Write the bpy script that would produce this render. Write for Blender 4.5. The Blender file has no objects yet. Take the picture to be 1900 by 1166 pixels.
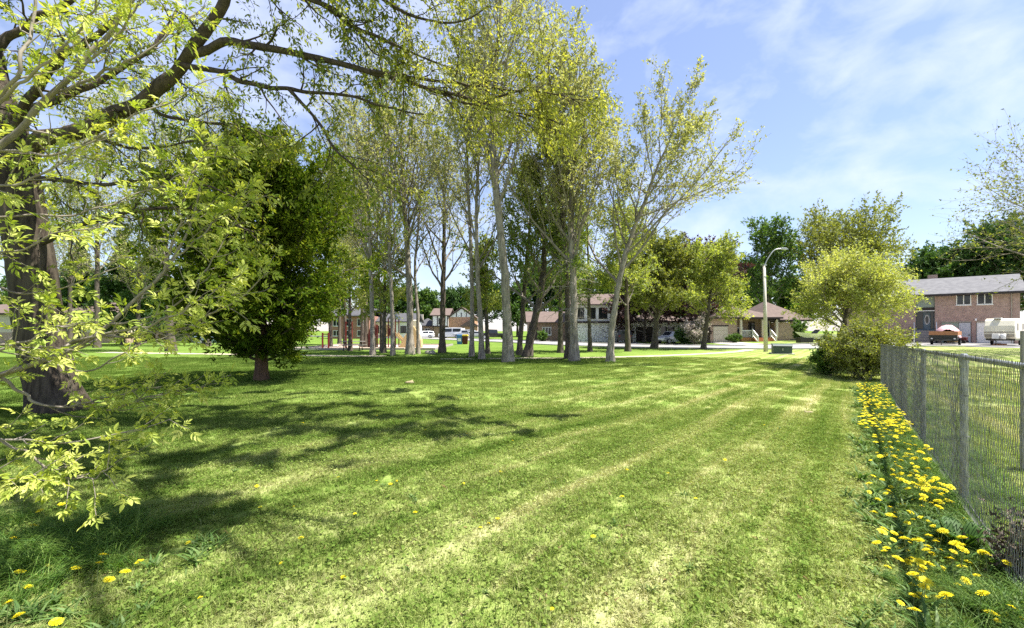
import bpy, math
import numpy as np
from mathutils import Vector

# ---------------------------------------------------------------- camera, sky, sun, exposure
scene = bpy.context.scene
col = scene.collection
F, CX, HY, H = 800.0, 950.0, 613.0, 1.63      # focal length in px of the 1900 px wide photograph, centre, horizon, eye height
cd = bpy.data.cameras.new('camera')
cd.sensor_width = 36.0
cd.lens = 36.0 * F / 1900.0
cd.shift_y = (HY - 583.0) / 1900.0
cd.clip_start = 0.05
cd.clip_end = 3000.0
cam = bpy.data.objects.new('camera', cd)
col.objects.link(cam)
cam.location = (0, 0, H)
cam.rotation_euler = (math.radians(90), 0, 0)
scene.camera = cam

SUN_EL = math.radians(65)
SUN_AZ = math.radians(95)                     # clockwise from +Y: to the right of and behind the camera
sdir = Vector((math.sin(SUN_AZ) * math.cos(SUN_EL), math.cos(SUN_AZ) * math.cos(SUN_EL), math.sin(SUN_EL)))
world = bpy.data.worlds.new('World')
scene.world = world
world.use_nodes = True
nt = world.node_tree
nt.nodes.clear()
w_out = nt.nodes.new('ShaderNodeOutputWorld')
w_bg = nt.nodes.new('ShaderNodeBackground')
w_sky = nt.nodes.new('ShaderNodeTexSky')
w_sky.sky_type = 'NISHITA'
w_sky.sun_disc = False
w_sky.sun_elevation = SUN_EL
w_sky.sun_rotation = SUN_AZ
w_sky.air_density = 1.15
w_sky.dust_density = 0.3
w_sky.ozone_density = 3.0
w_tc = nt.nodes.new('ShaderNodeTexCoord')
w_map = nt.nodes.new('ShaderNodeMapping')
w_map.inputs['Scale'].default_value = (1.0, 1.0, 1.7)
w_map.inputs['Location'].default_value = (3.1, 0.4, 0.2)
w_n1 = nt.nodes.new('ShaderNodeTexNoise')
w_n1.inputs['Scale'].default_value = 2.1
w_n1.inputs['Detail'].default_value = 3.0
w_n1.inputs['Roughness'].default_value = 0.5
w_n2 = nt.nodes.new('ShaderNodeTexNoise')
w_n2.inputs['Scale'].default_value = 8.5
w_n2.inputs['Detail'].default_value = 8.0
w_n2.inputs['Roughness'].default_value = 0.55
w_n2.inputs['Distortion'].default_value = 0.3
w_mul = nt.nodes.new('ShaderNodeMath'); w_mul.operation = 'MULTIPLY_ADD'
w_mul.inputs[1].default_value = 0.45
w_add = nt.nodes.new('ShaderNodeMath'); w_add.operation = 'MULTIPLY'; w_add.inputs[1].default_value = 0.72
w_rmp = nt.nodes.new('ShaderNodeMapRange')
w_rmp.inputs['From Min'].default_value = 0.50
w_rmp.inputs['From Max'].default_value = 0.72
w_rmp.inputs['To Min'].default_value = 0.14
w_rmp.inputs['To Max'].default_value = 0.55
w_mix = nt.nodes.new('ShaderNodeMixRGB')
w_mix.inputs['Color2'].default_value = (5.4, 5.8, 7.4, 1)
L = nt.links.new
L(w_tc.outputs['Generated'], w_map.inputs['Vector'])
L(w_map.outputs['Vector'], w_n1.inputs['Vector'])
L(w_map.outputs['Vector'], w_n2.inputs['Vector'])
L(w_n2.outputs['Fac'], w_add.inputs[0])
L(w_n1.outputs['Fac'], w_mul.inputs[0])
L(w_add.outputs[0], w_mul.inputs[2])
L(w_mul.outputs[0], w_rmp.inputs['Value'])
L(w_rmp.outputs[0], w_mix.inputs['Fac'])
w_tint = nt.nodes.new('ShaderNodeMixRGB'); w_tint.blend_type = 'MULTIPLY'; w_tint.inputs['Fac'].default_value = 1.0; w_tint.inputs['Color2'].default_value = (1.02, .96, 1.05, 1)
L(w_sky.outputs['Color'], w_tint.inputs['Color1'])
L(w_tint.outputs['Color'], w_mix.inputs['Color1'])
L(w_mix.outputs['Color'], w_bg.inputs['Color'])
w_bg.inputs['Strength'].default_value = 0.060
L(w_bg.outputs[0], w_out.inputs['Surface'])

sl = bpy.data.lights.new('sun', 'SUN')
sl.energy = 4.6
sl.angle = math.radians(0.53)
sl.color = (1.0, 0.955, 0.87)
so = bpy.data.objects.new('sun', sl)
col.objects.link(so)
so.rotation_euler = sdir.to_track_quat('Z', 'Y').to_euler()

scene.view_settings.view_transform = 'Standard'
scene.view_settings.look = 'None'
scene.view_settings.exposure = 1.75
scene.view_settings.gamma = 1.0
scene.view_settings.use_curve_mapping = False
scene.render.engine = 'CYCLES'
scene.cycles.max_bounces = 6
scene.cycles.diffuse_bounces = 3
scene.cycles.glossy_bounces = 2
scene.cycles.transmission_bounces = 4
scene.cycles.use_denoising = False

# ---------------------------------------------------------------- placing
def W(px, py, Y):
    return np.array(((px - CX) / F * Y, Y, H + (HY - py) / F * Y))
def sm(a, b, x):
    t = np.clip((x - a) / (b - a), 0, 1)
    return t * t * (3 - 2 * t)
def gz(x, y):
    x = np.asarray(x, float); y = np.asarray(y, float)
    und = 0.05 * np.sin(x * 0.55 + 0.8) * np.sin(y * 0.42 + 0.5) + 0.02 * np.sin(x * 1.7 + y * 0.9) * np.sin(y * 1.3 - x * 0.4)
    m = sm(1.5, 4, y) * (1 - sm(20, 25, y)) * (1 - sm(14, 18, np.abs(x)))
    u = .621 * x + .784 * y; v = .784 * x - .621 * y
    dip = -.019 * np.clip(u - 4, 0, 17) * (1 - sm(22, 36, u)) * sm(-7, -.5, v) * sm(0, 2, u)     # the lawn falls away gently along the fence
    return und * m * 0.8 * (1 - sm(-1.5, -.2, v)) + dip + 0.3 * sm(22, 34, x) * sm(14, 26, y)
def G(px, py):                                  # the point of the (nearly flat) ground seen at a pixel
    Y = F * H / (py - HY)
    X = (px - CX) / F * Y
    return np.array((X, Y, float(gz(X, Y))))

# ---------------------------------------------------------------- objects
def tag(o, label=None, cat=None, group=None, kind=None):
    if label: o['label'] = label
    if cat: o['category'] = cat
    if group: o['group'] = group
    if kind: o['kind'] = kind
    return o
def root(name, label, cat, loc=(0, 0, 0), rz=0.0, group=None):
    o = bpy.data.objects.new(name, None)
    o.empty_display_size = 0.2
    col.objects.link(o)
    o.location = loc
    o.rotation_euler = (0, 0, rz)
    return tag(o, label, cat, group)
def link(name, me, mat=None, parent=None):
    o = bpy.data.objects.new(name, me)
    col.objects.link(o)
    if mat is not None and len(me.materials) == 0:
        me.materials.append(mat)
    if parent is not None:
        o.parent = parent
    return o
def mesh_np(name, V, faces, rnd=None, smooth=False):
    """V (n,3); faces: list of int arrays (m,k); rnd: one value per face"""
    me = bpy.data.meshes.new(name)
    V = np.ascontiguousarray(V, np.float32)
    me.vertices.add(len(V)); me.vertices.foreach_set('co', V.ravel())
    if isinstance(faces, np.ndarray): faces = [faces]
    faces = [np.asarray(f, np.int32) for f in faces if len(f)]
    tot = np.concatenate([np.full(len(f), f.shape[1], np.int32) for f in faces])
    lv = np.concatenate([f.ravel() for f in faces])
    me.loops.add(len(lv)); me.loops.foreach_set('vertex_index', lv)
    me.polygons.add(len(tot))
    st = np.zeros(len(tot), np.int32); st[1:] = np.cumsum(tot)[:-1]
    me.polygons.foreach_set('loop_start', st)
    me.polygons.foreach_set('use_smooth', np.full(len(tot), smooth))
    if rnd is not None:
        a = me.attributes.new('rnd', 'FLOAT', 'FACE')
        a.data.foreach_set('value', np.asarray(rnd, np.float32))
    me.update(calc_edges=True)
    return me

class MB:
    def __init__(s): s.v = []; s.f = []
    def add(s, vs, fs):
        b = len(s.v); s.v += [tuple(map(float, v)) for v in vs]; s.f += [tuple(i + b for i in f) for f in fs]; return s
    def box(s, x0, x1, y0, y1, z0, z1):
        return s.add([(x, y, z) for z in (z0, z1) for y in (y0, y1) for x in (x0, x1)],
                     [(0, 2, 3, 1), (4, 5, 7, 6), (0, 1, 5, 4), (2, 6, 7, 3), (0, 4, 6, 2), (1, 3, 7, 5)])
    def prism(s, poly, y0, y1):                 # poly of (x, z), extruded along y
        n = len(poly)
        vs = [(x, y0, z) for x, z in poly] + [(x, y1, z) for x, z in poly]
        return s.add(vs, [tuple(range(n)), tuple(range(2 * n - 1, n - 1, -1))] + [(i, i + n, (i + 1) % n + n, (i + 1) % n) for i in range(n)])
    def prismx(s, poly, x0, x1):                # poly of (y, z), extruded along x
        n = len(poly)
        vs = [(x0, y, z) for y, z in poly] + [(x1, y, z) for y, z in poly]
        return s.add(vs, [tuple(range(n - 1, -1, -1)), tuple(range(n, 2 * n))] + [(i, (i + 1) % n, (i + 1) % n + n, i + n) for i in range(n)])
    def cyl(s, p0, p1, r0, r1=None, n=10, cap=True):
        r1 = r0 if r1 is None else r1
        p0 = Vector(p0); p1 = Vector(p1); d = (p1 - p0).normalized()
        a = d.orthogonal().normalized(); b = d.cross(a)
        vs = [p0 + (a * math.cos(2 * math.pi * i / n) + b * math.sin(2 * math.pi * i / n)) * r0 for i in range(n)]
        vs += [p1 + (a * math.cos(2 * math.pi * i / n) + b * math.sin(2 * math.pi * i / n)) * r1 for i in range(n)]
        fs = [(i, (i + 1) % n, (i + 1) % n + n, i + n) for i in range(n)]
        if cap: fs += [tuple(range(n - 1, -1, -1)), tuple(range(n, 2 * n))]
        return s.add(vs, fs)
    def bar(s, p0, p1, w, h=None):              # square bar between two points
        h = w if h is None else h
        p0 = Vector(p0); p1 = Vector(p1); d = (p1 - p0).normalized()
        up = Vector((0, 0, 1)) if abs(d.z) < 0.95 else Vector((0, 1, 0))
        a = d.cross(up).normalized() * w / 2; b = a.cross(d).normalized() * h / 2
        vs = [p + sa * a + sb * b for p in (p0, p1) for sa, sb in ((-1, -1), (1, -1), (1, 1), (-1, 1))]
        return s.add(vs, [(0, 1, 2, 3), (7, 6, 5, 4), (0, 4, 5, 1), (1, 5, 6, 2), (2, 6, 7, 3), (3, 7, 4, 0)])
    def build(s, name, mat, parent=None, bevel=0.0, smooth=False):
        me = bpy.data.meshes.new(name)
        me.from_pydata(s.v, [], s.f); me.update()
        if smooth:
            me.polygons.foreach_set('use_smooth', np.ones(len(me.polygons), bool))
        o = link(name, me, mat, parent)
        if bevel:
            m = o.modifiers.new('bevel', 'BEVEL'); m.width = bevel; m.segments = 2; m.limit_method = 'ANGLE'
        return o

# ---------------------------------------------------------------- materials
def new_mat(name):
    m = bpy.data.materials.new(name); m.use_nodes = True
    t = m.node_tree; t.nodes.clear()
    out = t.nodes.new('ShaderNodeOutputMaterial')
    return m, t, out
def nd(t, kind, **kw):
    n = t.nodes.new(kind)
    for k, v in kw.items():
        if k.startswith('i_'): n.inputs[k[2:].replace('_', ' ')].default_value = v
        else: setattr(n, k, v)
    return n
def ramp(t, stops):
    r = t.nodes.new('ShaderNodeValToRGB')
    e = r.color_ramp.elements
    while len(e) < len(stops): e.new(0.5)
    for i, (p, c) in enumerate(stops):
        e[i].position = p; e[i].color = (*c, 1)
    return r
def surf(name, c1, c2=None, scale=3.0, rough=0.7, bump=0.0, metal=0.0, stretch=(1, 1, 1), spec=0.3, detail=6, bscale=None, lo=0.35, hi=0.65):
    m, t, out = new_mat(name)
    b = nd(t, 'ShaderNodeBsdfPrincipled'); b.inputs['Roughness'].default_value = rough
    b.inputs['Metallic'].default_value = metal; b.inputs['Specular IOR Level'].default_value = spec
    tc = nd(t, 'ShaderNodeTexCoord'); mp = nd(t, 'ShaderNodeMapping'); mp.inputs['Scale'].default_value = stretch
    n = nd(t, 'ShaderNodeTexNoise'); n.inputs['Scale'].default_value = scale; n.inputs['Detail'].default_value = detail
    t.links.new(tc.outputs['Object'], mp.inputs['Vector']); t.links.new(mp.outputs[0], n.inputs['Vector'])
    c2 = c2 or tuple(x * 0.8 for x in c1)
    r = ramp(t, [(lo, c2), (hi, c1)])
    t.links.new(n.outputs['Fac'], r.inputs['Fac']); t.links.new(r.outputs[0], b.inputs['Base Color'])
    if bump:
        bp = nd(t, 'ShaderNodeBump'); bp.inputs['Strength'].default_value = bump; bp.inputs['Distance'].default_value = 0.03
        if bscale:
            n2 = nd(t, 'ShaderNodeTexNoise'); n2.inputs['Scale'].default_value = bscale; n2.inputs['Detail'].default_value = 6
            t.links.new(mp.outputs[0], n2.inputs['Vector']); t.links.new(n2.outputs['Fac'], bp.inputs['Height'])
        else:
            t.links.new(n.outputs['Fac'], bp.inputs['Height'])
        t.links.new(bp.outputs[0], b.inputs['Normal'])
    t.links.new(b.outputs[0], out.inputs['Surface'])
    return m
def leaf_mat(name, dark, mid, light, trans=0.45, tcol=None, objrand=False, gloss=0.03):
    """thin leaf: diffuse plus light passing through; colour varies from leaf to leaf"""
    m, t, out = new_mat(name)
    if objrand:
        src = nd(t, 'ShaderNodeObjectInfo').outputs['Random']
    else:
        src = nd(t, 'ShaderNodeAttribute', attribute_name='rnd').outputs['Fac']
    r = ramp(t, [(0.0, dark), (0.5, mid), (1.0, light)])
    t.links.new(src, r.inputs['Fac'])
    d = nd(t, 'ShaderNodeBsdfDiffuse'); tr = nd(t, 'ShaderNodeBsdfTranslucent'); g = nd(t, 'ShaderNodeBsdfGlossy')
    g.inputs['Roughness'].default_value = 0.6
    mu = nd(t, 'ShaderNodeMixRGB', blend_type='MULTIPLY'); mu.inputs['Fac'].default_value = 1.0
    mu.inputs['Color2'].default_value = (*(tcol or (1.25, 1.2, 0.55)), 1)
    t.links.new(r.outputs[0], d.inputs['Color']); t.links.new(r.outputs[0], mu.inputs['Color1']); t.links.new(mu.outputs[0], tr.inputs['Color'])
    m1 = nd(t, 'ShaderNodeMixShader'); m1.inputs[0].default_value = trans
    t.links.new(d.outputs[0], m1.inputs[1]); t.links.new(tr.outputs[0], m1.inputs[2])
    m2 = nd(t, 'ShaderNodeMixShader'); m2.inputs[0].default_value = gloss
    g.inputs['Color'].default_value = (0.8, 0.85, 0.8, 1)
    t.links.new(m1.outputs[0], m2.inputs[1]); t.links.new(g.outputs[0], m2.inputs[2])
    t.links.new(m2.outputs[0], out.inputs['Surface'])
    return m
def bark_mat(name, c1, c2, scale=14, stretch=(1, 1, 0.12), bump=0.9, moss=None):
    m, t, out = new_mat(name)
    b = nd(t, 'ShaderNodeBsdfPrincipled'); b.inputs['Roughness'].default_value = 0.9; b.inputs['Specular IOR Level'].default_value = 0.15
    tc = nd(t, 'ShaderNodeTexCoord'); mp = nd(t, 'ShaderNodeMapping'); mp.inputs['Scale'].default_value = stretch
    n = nd(t, 'ShaderNodeTexNoise'); n.inputs['Scale'].default_value = scale; n.inputs['Detail'].default_value = 8; n.inputs['Roughness'].default_value = 0.65
    n2 = nd(t, 'ShaderNodeTexNoise'); n2.inputs['Scale'].default_value = 2.2; n2.inputs['Detail'].default_value = 5
    t.links.new(tc.outputs['Object'], mp.inputs['Vector']); t.links.new(mp.outputs[0], n.inputs['Vector'])
    t.links.new(tc.outputs['Object'], n2.inputs['Vector'])
    r = ramp(t, [(0.36, c2), (0.6, c1)])
    t.links.new(n.outputs['Fac'], r.inputs['Fac'])
    mx = nd(t, 'ShaderNodeMixRGB', blend_type='MIX')
    mr = nd(t, 'ShaderNodeMapRange'); mr.inputs['From Min'].default_value = 0.5; mr.inputs['From Max'].default_value = 0.75; mr.inputs['To Max'].default_value = 0.55
    t.links.new(n2.outputs['Fac'], mr.inputs['Value']); t.links.new(mr.outputs[0], mx.inputs['Fac'])
    t.links.new(r.outputs[0], mx.inputs['Color1']); mx.inputs['Color2'].default_value = (*(moss or tuple(x * 1.35 for x in c1)), 1)
    t.links.new(mx.outputs[0], b.inputs['Base Color'])
    bp = nd(t, 'ShaderNodeBump'); bp.inputs['Strength'].default_value = bump; bp.inputs['Distance'].default_value = 0.05
    t.links.new(n.outputs['Fac'], bp.inputs['Height']); t.links.new(bp.outputs[0], b.inputs['Normal'])
    t.links.new(b.outputs[0], out.inputs['Surface'])
    return m
def brick_mat(name, c1, c2, mortar, bw=0.22, bh=0.075):
    m, t, out = new_mat(name)
    b = nd(t, 'ShaderNodeBsdfPrincipled'); b.inputs['Roughness'].default_value = 0.85; b.inputs['Specular IOR Level'].default_value = 0.2
    tc = nd(t, 'ShaderNodeTexCoord'); sp = nd(t, 'ShaderNodeSeparateXYZ'); ad = nd(t, 'ShaderNodeMath', operation='ADD'); cb = nd(t, 'ShaderNodeCombineXYZ')
    t.links.new(tc.outputs['Object'], sp.inputs[0]); t.links.new(sp.outputs[0], ad.inputs[0]); t.links.new(sp.outputs[1], ad.inputs[1])
    t.links.new(ad.outputs[0], cb.inputs[0]); t.links.new(sp.outputs[2], cb.inputs[1])
    br = nd(t, 'ShaderNodeTexBrick'); br.inputs['Scale'].default_value = 1.0
    br.inputs['Brick Width'].default_value = bw; br.inputs['Row Height'].default_value = bh; br.inputs['Mortar Size'].default_value = 0.008
    br.inputs['Color1'].default_value = (*c1, 1); br.inputs['Color2'].default_value = (*c2, 1); br.inputs['Mortar'].default_value = (*mortar, 1)
    t.links.new(cb.outputs[0], br.inputs['Vector'])
    n = nd(t, 'ShaderNodeTexNoise'); n.inputs['Scale'].default_value = 2.5; n.inputs['Detail'].default_value = 6
    t.links.new(tc.outputs['Object'], n.inputs['Vector'])
    mx = nd(t, 'ShaderNodeMixRGB', blend_type='MULTIPLY'); mx.inputs['Fac'].default_value = 0.5
    r = ramp(t, [(0.3, (0.6, 0.6, 0.6)), (0.7, (1.2, 1.2, 1.2))])
    t.links.new(n.outputs['Fac'], r.inputs['Fac']); t.links.new(br.outputs['Color'], mx.inputs['Color1']); t.links.new(r.outputs[0], mx.inputs['Color2'])
    t.links.new(mx.outputs[0], b.inputs['Base Color'])
    bp = nd(t, 'ShaderNodeBump'); bp.inputs['Strength'].default_value = 0.5; bp.inputs['Distance'].default_value = 0.01; bp.invert = True
    t.links.new(br.outputs['Fac'], bp.inputs['Height']); t.links.new(bp.outputs[0], b.inputs['Normal'])
    t.links.new(b.outputs[0], out.inputs['Surface'])
    return m
def grass_mat(name, blades):
    """one lawn colour field (mower lines along the fence, dry and lush patches, painted tree shade) for the soil sheet and the blades on it"""
    m, t, out = new_mat(name)
    lk = t.links.new
    geo = nd(t, 'ShaderNodeNewGeometry'); sp = nd(t, 'ShaderNodeSeparateXYZ'); lk(geo.outputs['Position'], sp.inputs[0])
    def math_(op, a, b=None):
        n = nd(t, 'ShaderNodeMath', operation=op)
        for i, x in enumerate((a, b)):
            if x is None: continue
            if isinstance(x, (int, float)): n.inputs[i].default_value = x
            else: lk(x, n.inputs[i])
        return n.outputs[0]
    X, Y = sp.outputs[0], sp.outputs[1]
    u = math_('ADD', math_('MULTIPLY', X, .621), math_('MULTIPLY', Y, .784))
    v = math_('SUBTRACT', math_('MULTIPLY', X, .784), math_('MULTIPLY', Y, .621))
    q = math_('MULTIPLY', v, math_('ADD', math_('MULTIPLY', u, .022), .87))
    wob = nd(t, 'ShaderNodeTexNoise'); wob.inputs['Scale'].default_value = .22; wob.inputs['Detail'].default_value = 2
    lk(geo.outputs['Position'], wob.inputs['Vector'])
    q = math_('ADD', q, math_('MULTIPLY', wob.outputs['Fac'], .45))
    cb = nd(t, 'ShaderNodeCombineXYZ'); lk(math_('MULTIPLY', q, 3.3), cb.inputs[0]); lk(math_('MULTIPLY', u, .13), cb.inputs[1])
    st = nd(t, 'ShaderNodeTexNoise'); st.inputs['Scale'].default_value = 1.0; st.inputs['Detail'].default_value = 3.0; st.inputs['Roughness'].default_value = .6
    lk(cb.outputs[0], st.inputs['Vector'])
    pat = nd(t, 'ShaderNodeTexNoise'); pat.inputs['Scale'].default_value = .5; pat.inputs['Detail'].default_value = 5
    lk(geo.outputs['Position'], pat.inputs['Vector'])
    fine = nd(t, 'ShaderNodeTexNoise'); fine.inputs['Scale'].default_value = 9.0; fine.inputs['Detail'].default_value = 8; fine.inputs['Roughness'].default_value = .7
    lk(geo.outputs['Position'], fine.inputs['Vector'])
    # how strong mower lines are: mainly on the open strip beside the fence
    mask = nd(t, 'ShaderNodeMapRange'); mask.inputs['From Min'].default_value = -9.5; mask.inputs['From Max'].default_value = -3.0; mask.inputs['To Min'].default_value = .25; mask.inputs['To Max'].default_value = 1.0
    lk(v, mask.inputs['Value'])
    s1 = math_('MULTIPLY', math_('SUBTRACT', st.outputs['Fac'], .5), math_('MULTIPLY', mask.outputs[0], 1.0))
    s2 = math_('ADD', math_('MULTIPLY', math_('SUBTRACT', pat.outputs['Fac'], .5), .45), math_('MULTIPLY', math_('MULTIPLY', math_('SINE', math_('MULTIPLY', q, 5.6)), .125), mask.outputs[0]))
    s3 = math_('MULTIPLY', math_('SUBTRACT', fine.outputs['Fac'], .5), .75 if blades else 1.2)
    # drier by the fence, lusher under the trees, with their shade painted in too
    dry = nd(t, 'ShaderNodeMapRange'); dry.inputs['From Min'].default_value = -15.0; dry.inputs['From Max'].default_value = 0.0; dry.inputs['To Min'].default_value = -.27; dry.inputs['To Max'].default_value = .12
    lk(v, dry.inputs['Value'])
    pk = nd(t, 'ShaderNodeMapRange', interpolation_type='SMOOTHSTEP'); pk.inputs['From Min'].default_value = .56; pk.inputs['From Max'].default_value = .66; lk(st.outputs['Fac'], pk.inputs['Value'])
    s1 = math_('ADD', s1, math_('MULTIPLY', math_('MULTIPLY', pk.outputs[0], .15), mask.outputs[0]))     # pale rows of clippings
    f = math_('ADD', math_('ADD', math_('ADD', s1, s2), s3), math_('ADD', dry.outputs[0], .52))
    if blades:
        at = nd(t, 'ShaderNodeAttribute', attribute_name='rnd')
        f = math_('ADD', f, math_('MULTIPLY', math_('SUBTRACT', at.outputs['Fac'], .5), .62))
        r = ramp(t, [(.05, (.055, .105, .016)), (.32, (.135, .205, .040)), (.58, (.235, .285, .082)), (.84, (.335, .355, .150)), (1., (.41, .40, .20))])
    else:
        r = ramp(t, [(.05, (.050, .095, .015)), (.32, (.122, .185, .037)), (.58, (.215, .262, .077)), (.84, (.305, .322, .138)), (1., (.36, .35, .18))])
    lk(f, r.inputs['Fac'])
    d = nd(t, 'ShaderNodeBsdfDiffuse'); lk(r.outputs[0], d.inputs['Color'])
    if blades:
        tr = nd(t, 'ShaderNodeBsdfTranslucent'); mu = nd(t, 'ShaderNodeMixRGB', blend_type='MULTIPLY'); mu.inputs['Fac'].default_value = 1
        mu.inputs['Color2'].default_value = (1.2, 1.2, .6, 1); lk(r.outputs[0], mu.inputs['Color1']); lk(mu.outputs[0], tr.inputs['Color'])
        mx = nd(t, 'ShaderNodeMixShader'); mx.inputs[0].default_value = .35; lk(d.outputs[0], mx.inputs[1]); lk(tr.outputs[0], mx.inputs[2])
        lk(mx.outputs[0], out.inputs['Surface'])
    else:
        bp = nd(t, 'ShaderNodeBump'); bp.inputs['Strength'].default_value = .6; bp.inputs['Distance'].default_value = .06
        lk(fine.outputs['Fac'], bp.inputs['Height']); lk(bp.outputs[0], d.inputs['Normal'])
        lk(d.outputs[0], out.inputs['Surface'])
    return m

M = {}
M['ground'] = grass_mat('lawn_ground', False)
M['blade'] = grass_mat('lawn_blades', True)
M['tall'] = leaf_mat('tall_grass', (.038, .095, .012), (.08, .17, .02), (.18, .26, .055), .4, gloss=.02)
M['weed'] = leaf_mat('weed_leaves', (.045, .10, .018), (.085, .16, .032), (.16, .22, .08), .3, gloss=.02)
M['petal'] = leaf_mat('dandelion_petals', (.74, .60, .006), (.82, .70, .012), (.86, .77, .05), .2, (1, 1, .7), gloss=.02)
M['stem'] = surf('dandelion_stem', (.22, .26, .09), (.15, .19, .06), 20)
M['bark_big'] = bark_mat('furrowed_bark', (.085, .068, .05), (.026, .02, .015), 11, (1, 1, .13), 1.0, (.085, .08, .05))
M['bark_limb'] = bark_mat('limb_bark', (.085, .066, .05), (.035, .028, .022), 16, (1, 1, .5), .5)
M['bark_grey'] = bark_mat('grey_bark', (.31, .275, .225), (.13, .112, .09), 9, (1, 1, .25), .8)
M['bark_dark'] = bark_mat('dark_bark', (.12, .10, .08), (.05, .042, .034), 9, (1, 1, .25), .8)
M['bark_red'] = bark_mat('cedar_bark', (.14, .085, .055), (.06, .038, .026), 16, (1, 1, .07), .8)
M['twig'] = surf('twig_bark', (.25, .22, .18), (.15, .13, .10), 8, .9)
M['twig_pale'] = surf('pale_dead_twig', (.38, .34, .30), (.25, .22, .19), 8, .9)
M['lf_elder'] = leaf_mat('box_elder_leaf', (.25, .33, .035), (.40, .46, .075), (.54, .56, .15), .42, (1.15, 1.1, .5), objrand=True)
M['lf_elder_m'] = leaf_mat('box_elder_leaf_mass', (.25, .33, .035), (.40, .46, .075), (.54, .56, .15), .42, (1.15, 1.1, .5))
M['lf_big'] = leaf_mat('young_ash_leaf', (.11, .15, .018), (.19, .23, .026), (.33, .33, .045), .5)
M['lf_gold'] = leaf_mat('young_gold_leaf', (.24, .27, .032), (.36, .38, .06), (.48, .47, .11), .5)
M['lf_row'] = leaf_mat('young_poplar_leaf', (.20, .22, .055), (.31, .33, .10), (.43, .43, .18), .52, (1.2, 1.15, .75))
M['lf_low'] = leaf_mat('young_maple_leaf', (.16, .21, .03), (.26, .32, .06), (.39, .41, .11), .55)
M['lf_green'] = leaf_mat('green_maple_leaf', (.035, .085, .010), (.070, .145, .018), (.15, .23, .035), .42)
M['lf_mid'] = leaf_mat('light_maple_leaf', (.09, .145, .02), (.155, .225, .036), (.26, .31, .07), .55)
M['lf_deep'] = leaf_mat('deep_green_leaf', (.025, .065, .010), (.045, .105, .016), (.085, .16, .03), .35)
M['lf_olive'] = leaf_mat('olive_leaf', (.10, .125, .02), (.165, .195, .032), (.26, .28, .06), .5)
M['lf_cedar'] = leaf_mat('cedar_spray', (.026, .056, .007), (.072, .115, .012), (.180, .215, .022), .38, gloss=.0)
M['lf_lime'] = leaf_mat('lime_leaf', (.23, .28, .05), (.35, .39, .10), (.48, .50, .18), .48)
M['lf_shrub'] = leaf_mat('shrub_leaf', (.15, .19, .03), (.25, .29, .05), (.38, .40, .10), .45)
M['litter'] = leaf_mat('dry_leaf_litter', (.12, .07, .035), (.24, .16, .09), (.42, .34, .22), .2, gloss=0)
M['lf_purple'] = leaf_mat('purple_leaf', (.022, .010, .012), (.045, .018, .018), (.085, .038, .028), .3, (1.3, .8, .7))
M['lf_bloss'] = leaf_mat('blossom', (.12, .17, .05), (.34, .31, .24), (.66, .58, .56), .35, (1, .9, .9))
M['lf_dead'] = surf('dead_weed', (.10, .075, .05), (.05, .038, .026), 10)
M['asphalt'] = surf('sunbleached_asphalt', (.25, .243, .235), (.20, .193, .188), 1.2, .9, .2, bscale=60)
M['concrete'] = surf('concrete', (.46, .44, .40), (.36, .34, .31), 1.5, .9, .2, bscale=50)
M['path'] = surf('worn_path', (.42, .37, .27), (.30, .27, .18), 2.0, .95, .2, bscale=40)
M['mulch'] = surf('wood_chip', (.46, .37, .29), (.34, .26, .20), 3.0, .95, .4, bscale=25)
M['soil'] = surf('bare_soil', (.30, .25, .15), (.18, .16, .08), 3.0, .95, .4, bscale=30)
M['timber'] = surf('grey_timber', (.34, .31, .28), (.24, .22, .20), 4, .85, .3, stretch=(8, 8, 1))
M['deck'] = surf('orange_cedar_deck', (.42, .20, .09), (.32, .15, .07), 4, .75)
M['galv'] = surf('galvanised_steel', (.42, .43, .45), (.28, .29, .31), 12, .42, 0, .75)
M['wire'] = surf('galvanised_wire', (.28, .278, .265), (.12, .12, .115), 9, .45, 0, .25)
M['white'] = surf('white_paint', (.78, .77, .74), (.70, .69, .66), 3, .55)
M['cream'] = surf('cream_siding', (.62, .55, .43), (.55, .49, .38), 3, .7)
M['creamlite'] = surf('cream_enamel', (.72, .68, .55), (.66, .62, .50), 2, .45)
M['glass'] = surf('dark_window_glass', (.02, .024, .028), (.012, .014, .016), 1, .08, spec=.6)
M['black'] = surf('black_paint', (.018, .018, .02), (.012, .012, .013), 3, .3, spec=.5)
M['rubber'] = surf('tyre_rubber', (.02, .02, .02), (.012, .012, .012), 8, .9)
M['steel'] = surf('painted_steel', (.42, .43, .44), (.35, .36, .37), 4, .4, 0, .4)
M['green_box'] = surf('utility_green_paint', (.060, .088, .080), (.048, .070, .064), 3, .5)
M['brick_pink'] = brick_mat('pink_brown_brick', (.40, .26, .21), (.31, .20, .165), (.42, .37, .33))
M['brick_tan'] = brick_mat('tan_brick', (.50, .35, .26), (.42, .29, .21), (.45, .38, .32))
M['brick_orange'] = brick_mat('orange_brick', (.52, .27, .15), (.44, .22, .12), (.45, .36, .28))
M['brick_red'] = brick_mat('red_brick', (.36, .15, .10), (.29, .12, .085), (.38, .31, .27))
M['brick_brown'] = brick_mat('brown_brick', (.27, .17, .11), (.21, .13, .09), (.33, .28, .23))
M['roof_grey'] = surf('grey_shingle', (.135, .135, .142), (.10, .10, .108), 2.5, .9, .3, bscale=25)
M['roof_brown'] = surf('brown_shingle', (.125, .092, .078), (.095, .07, .06), 2.5, .9, .3, bscale=25)
M['roof_dark'] = surf('dark_shingle', (.075, .075, .08), (.05, .05, .055), 2.5, .9, .3, bscale=25)
M['fascia'] = surf('dark_brown_trim', (.045, .032, .028), (.03, .022, .02), 3, .6)
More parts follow.
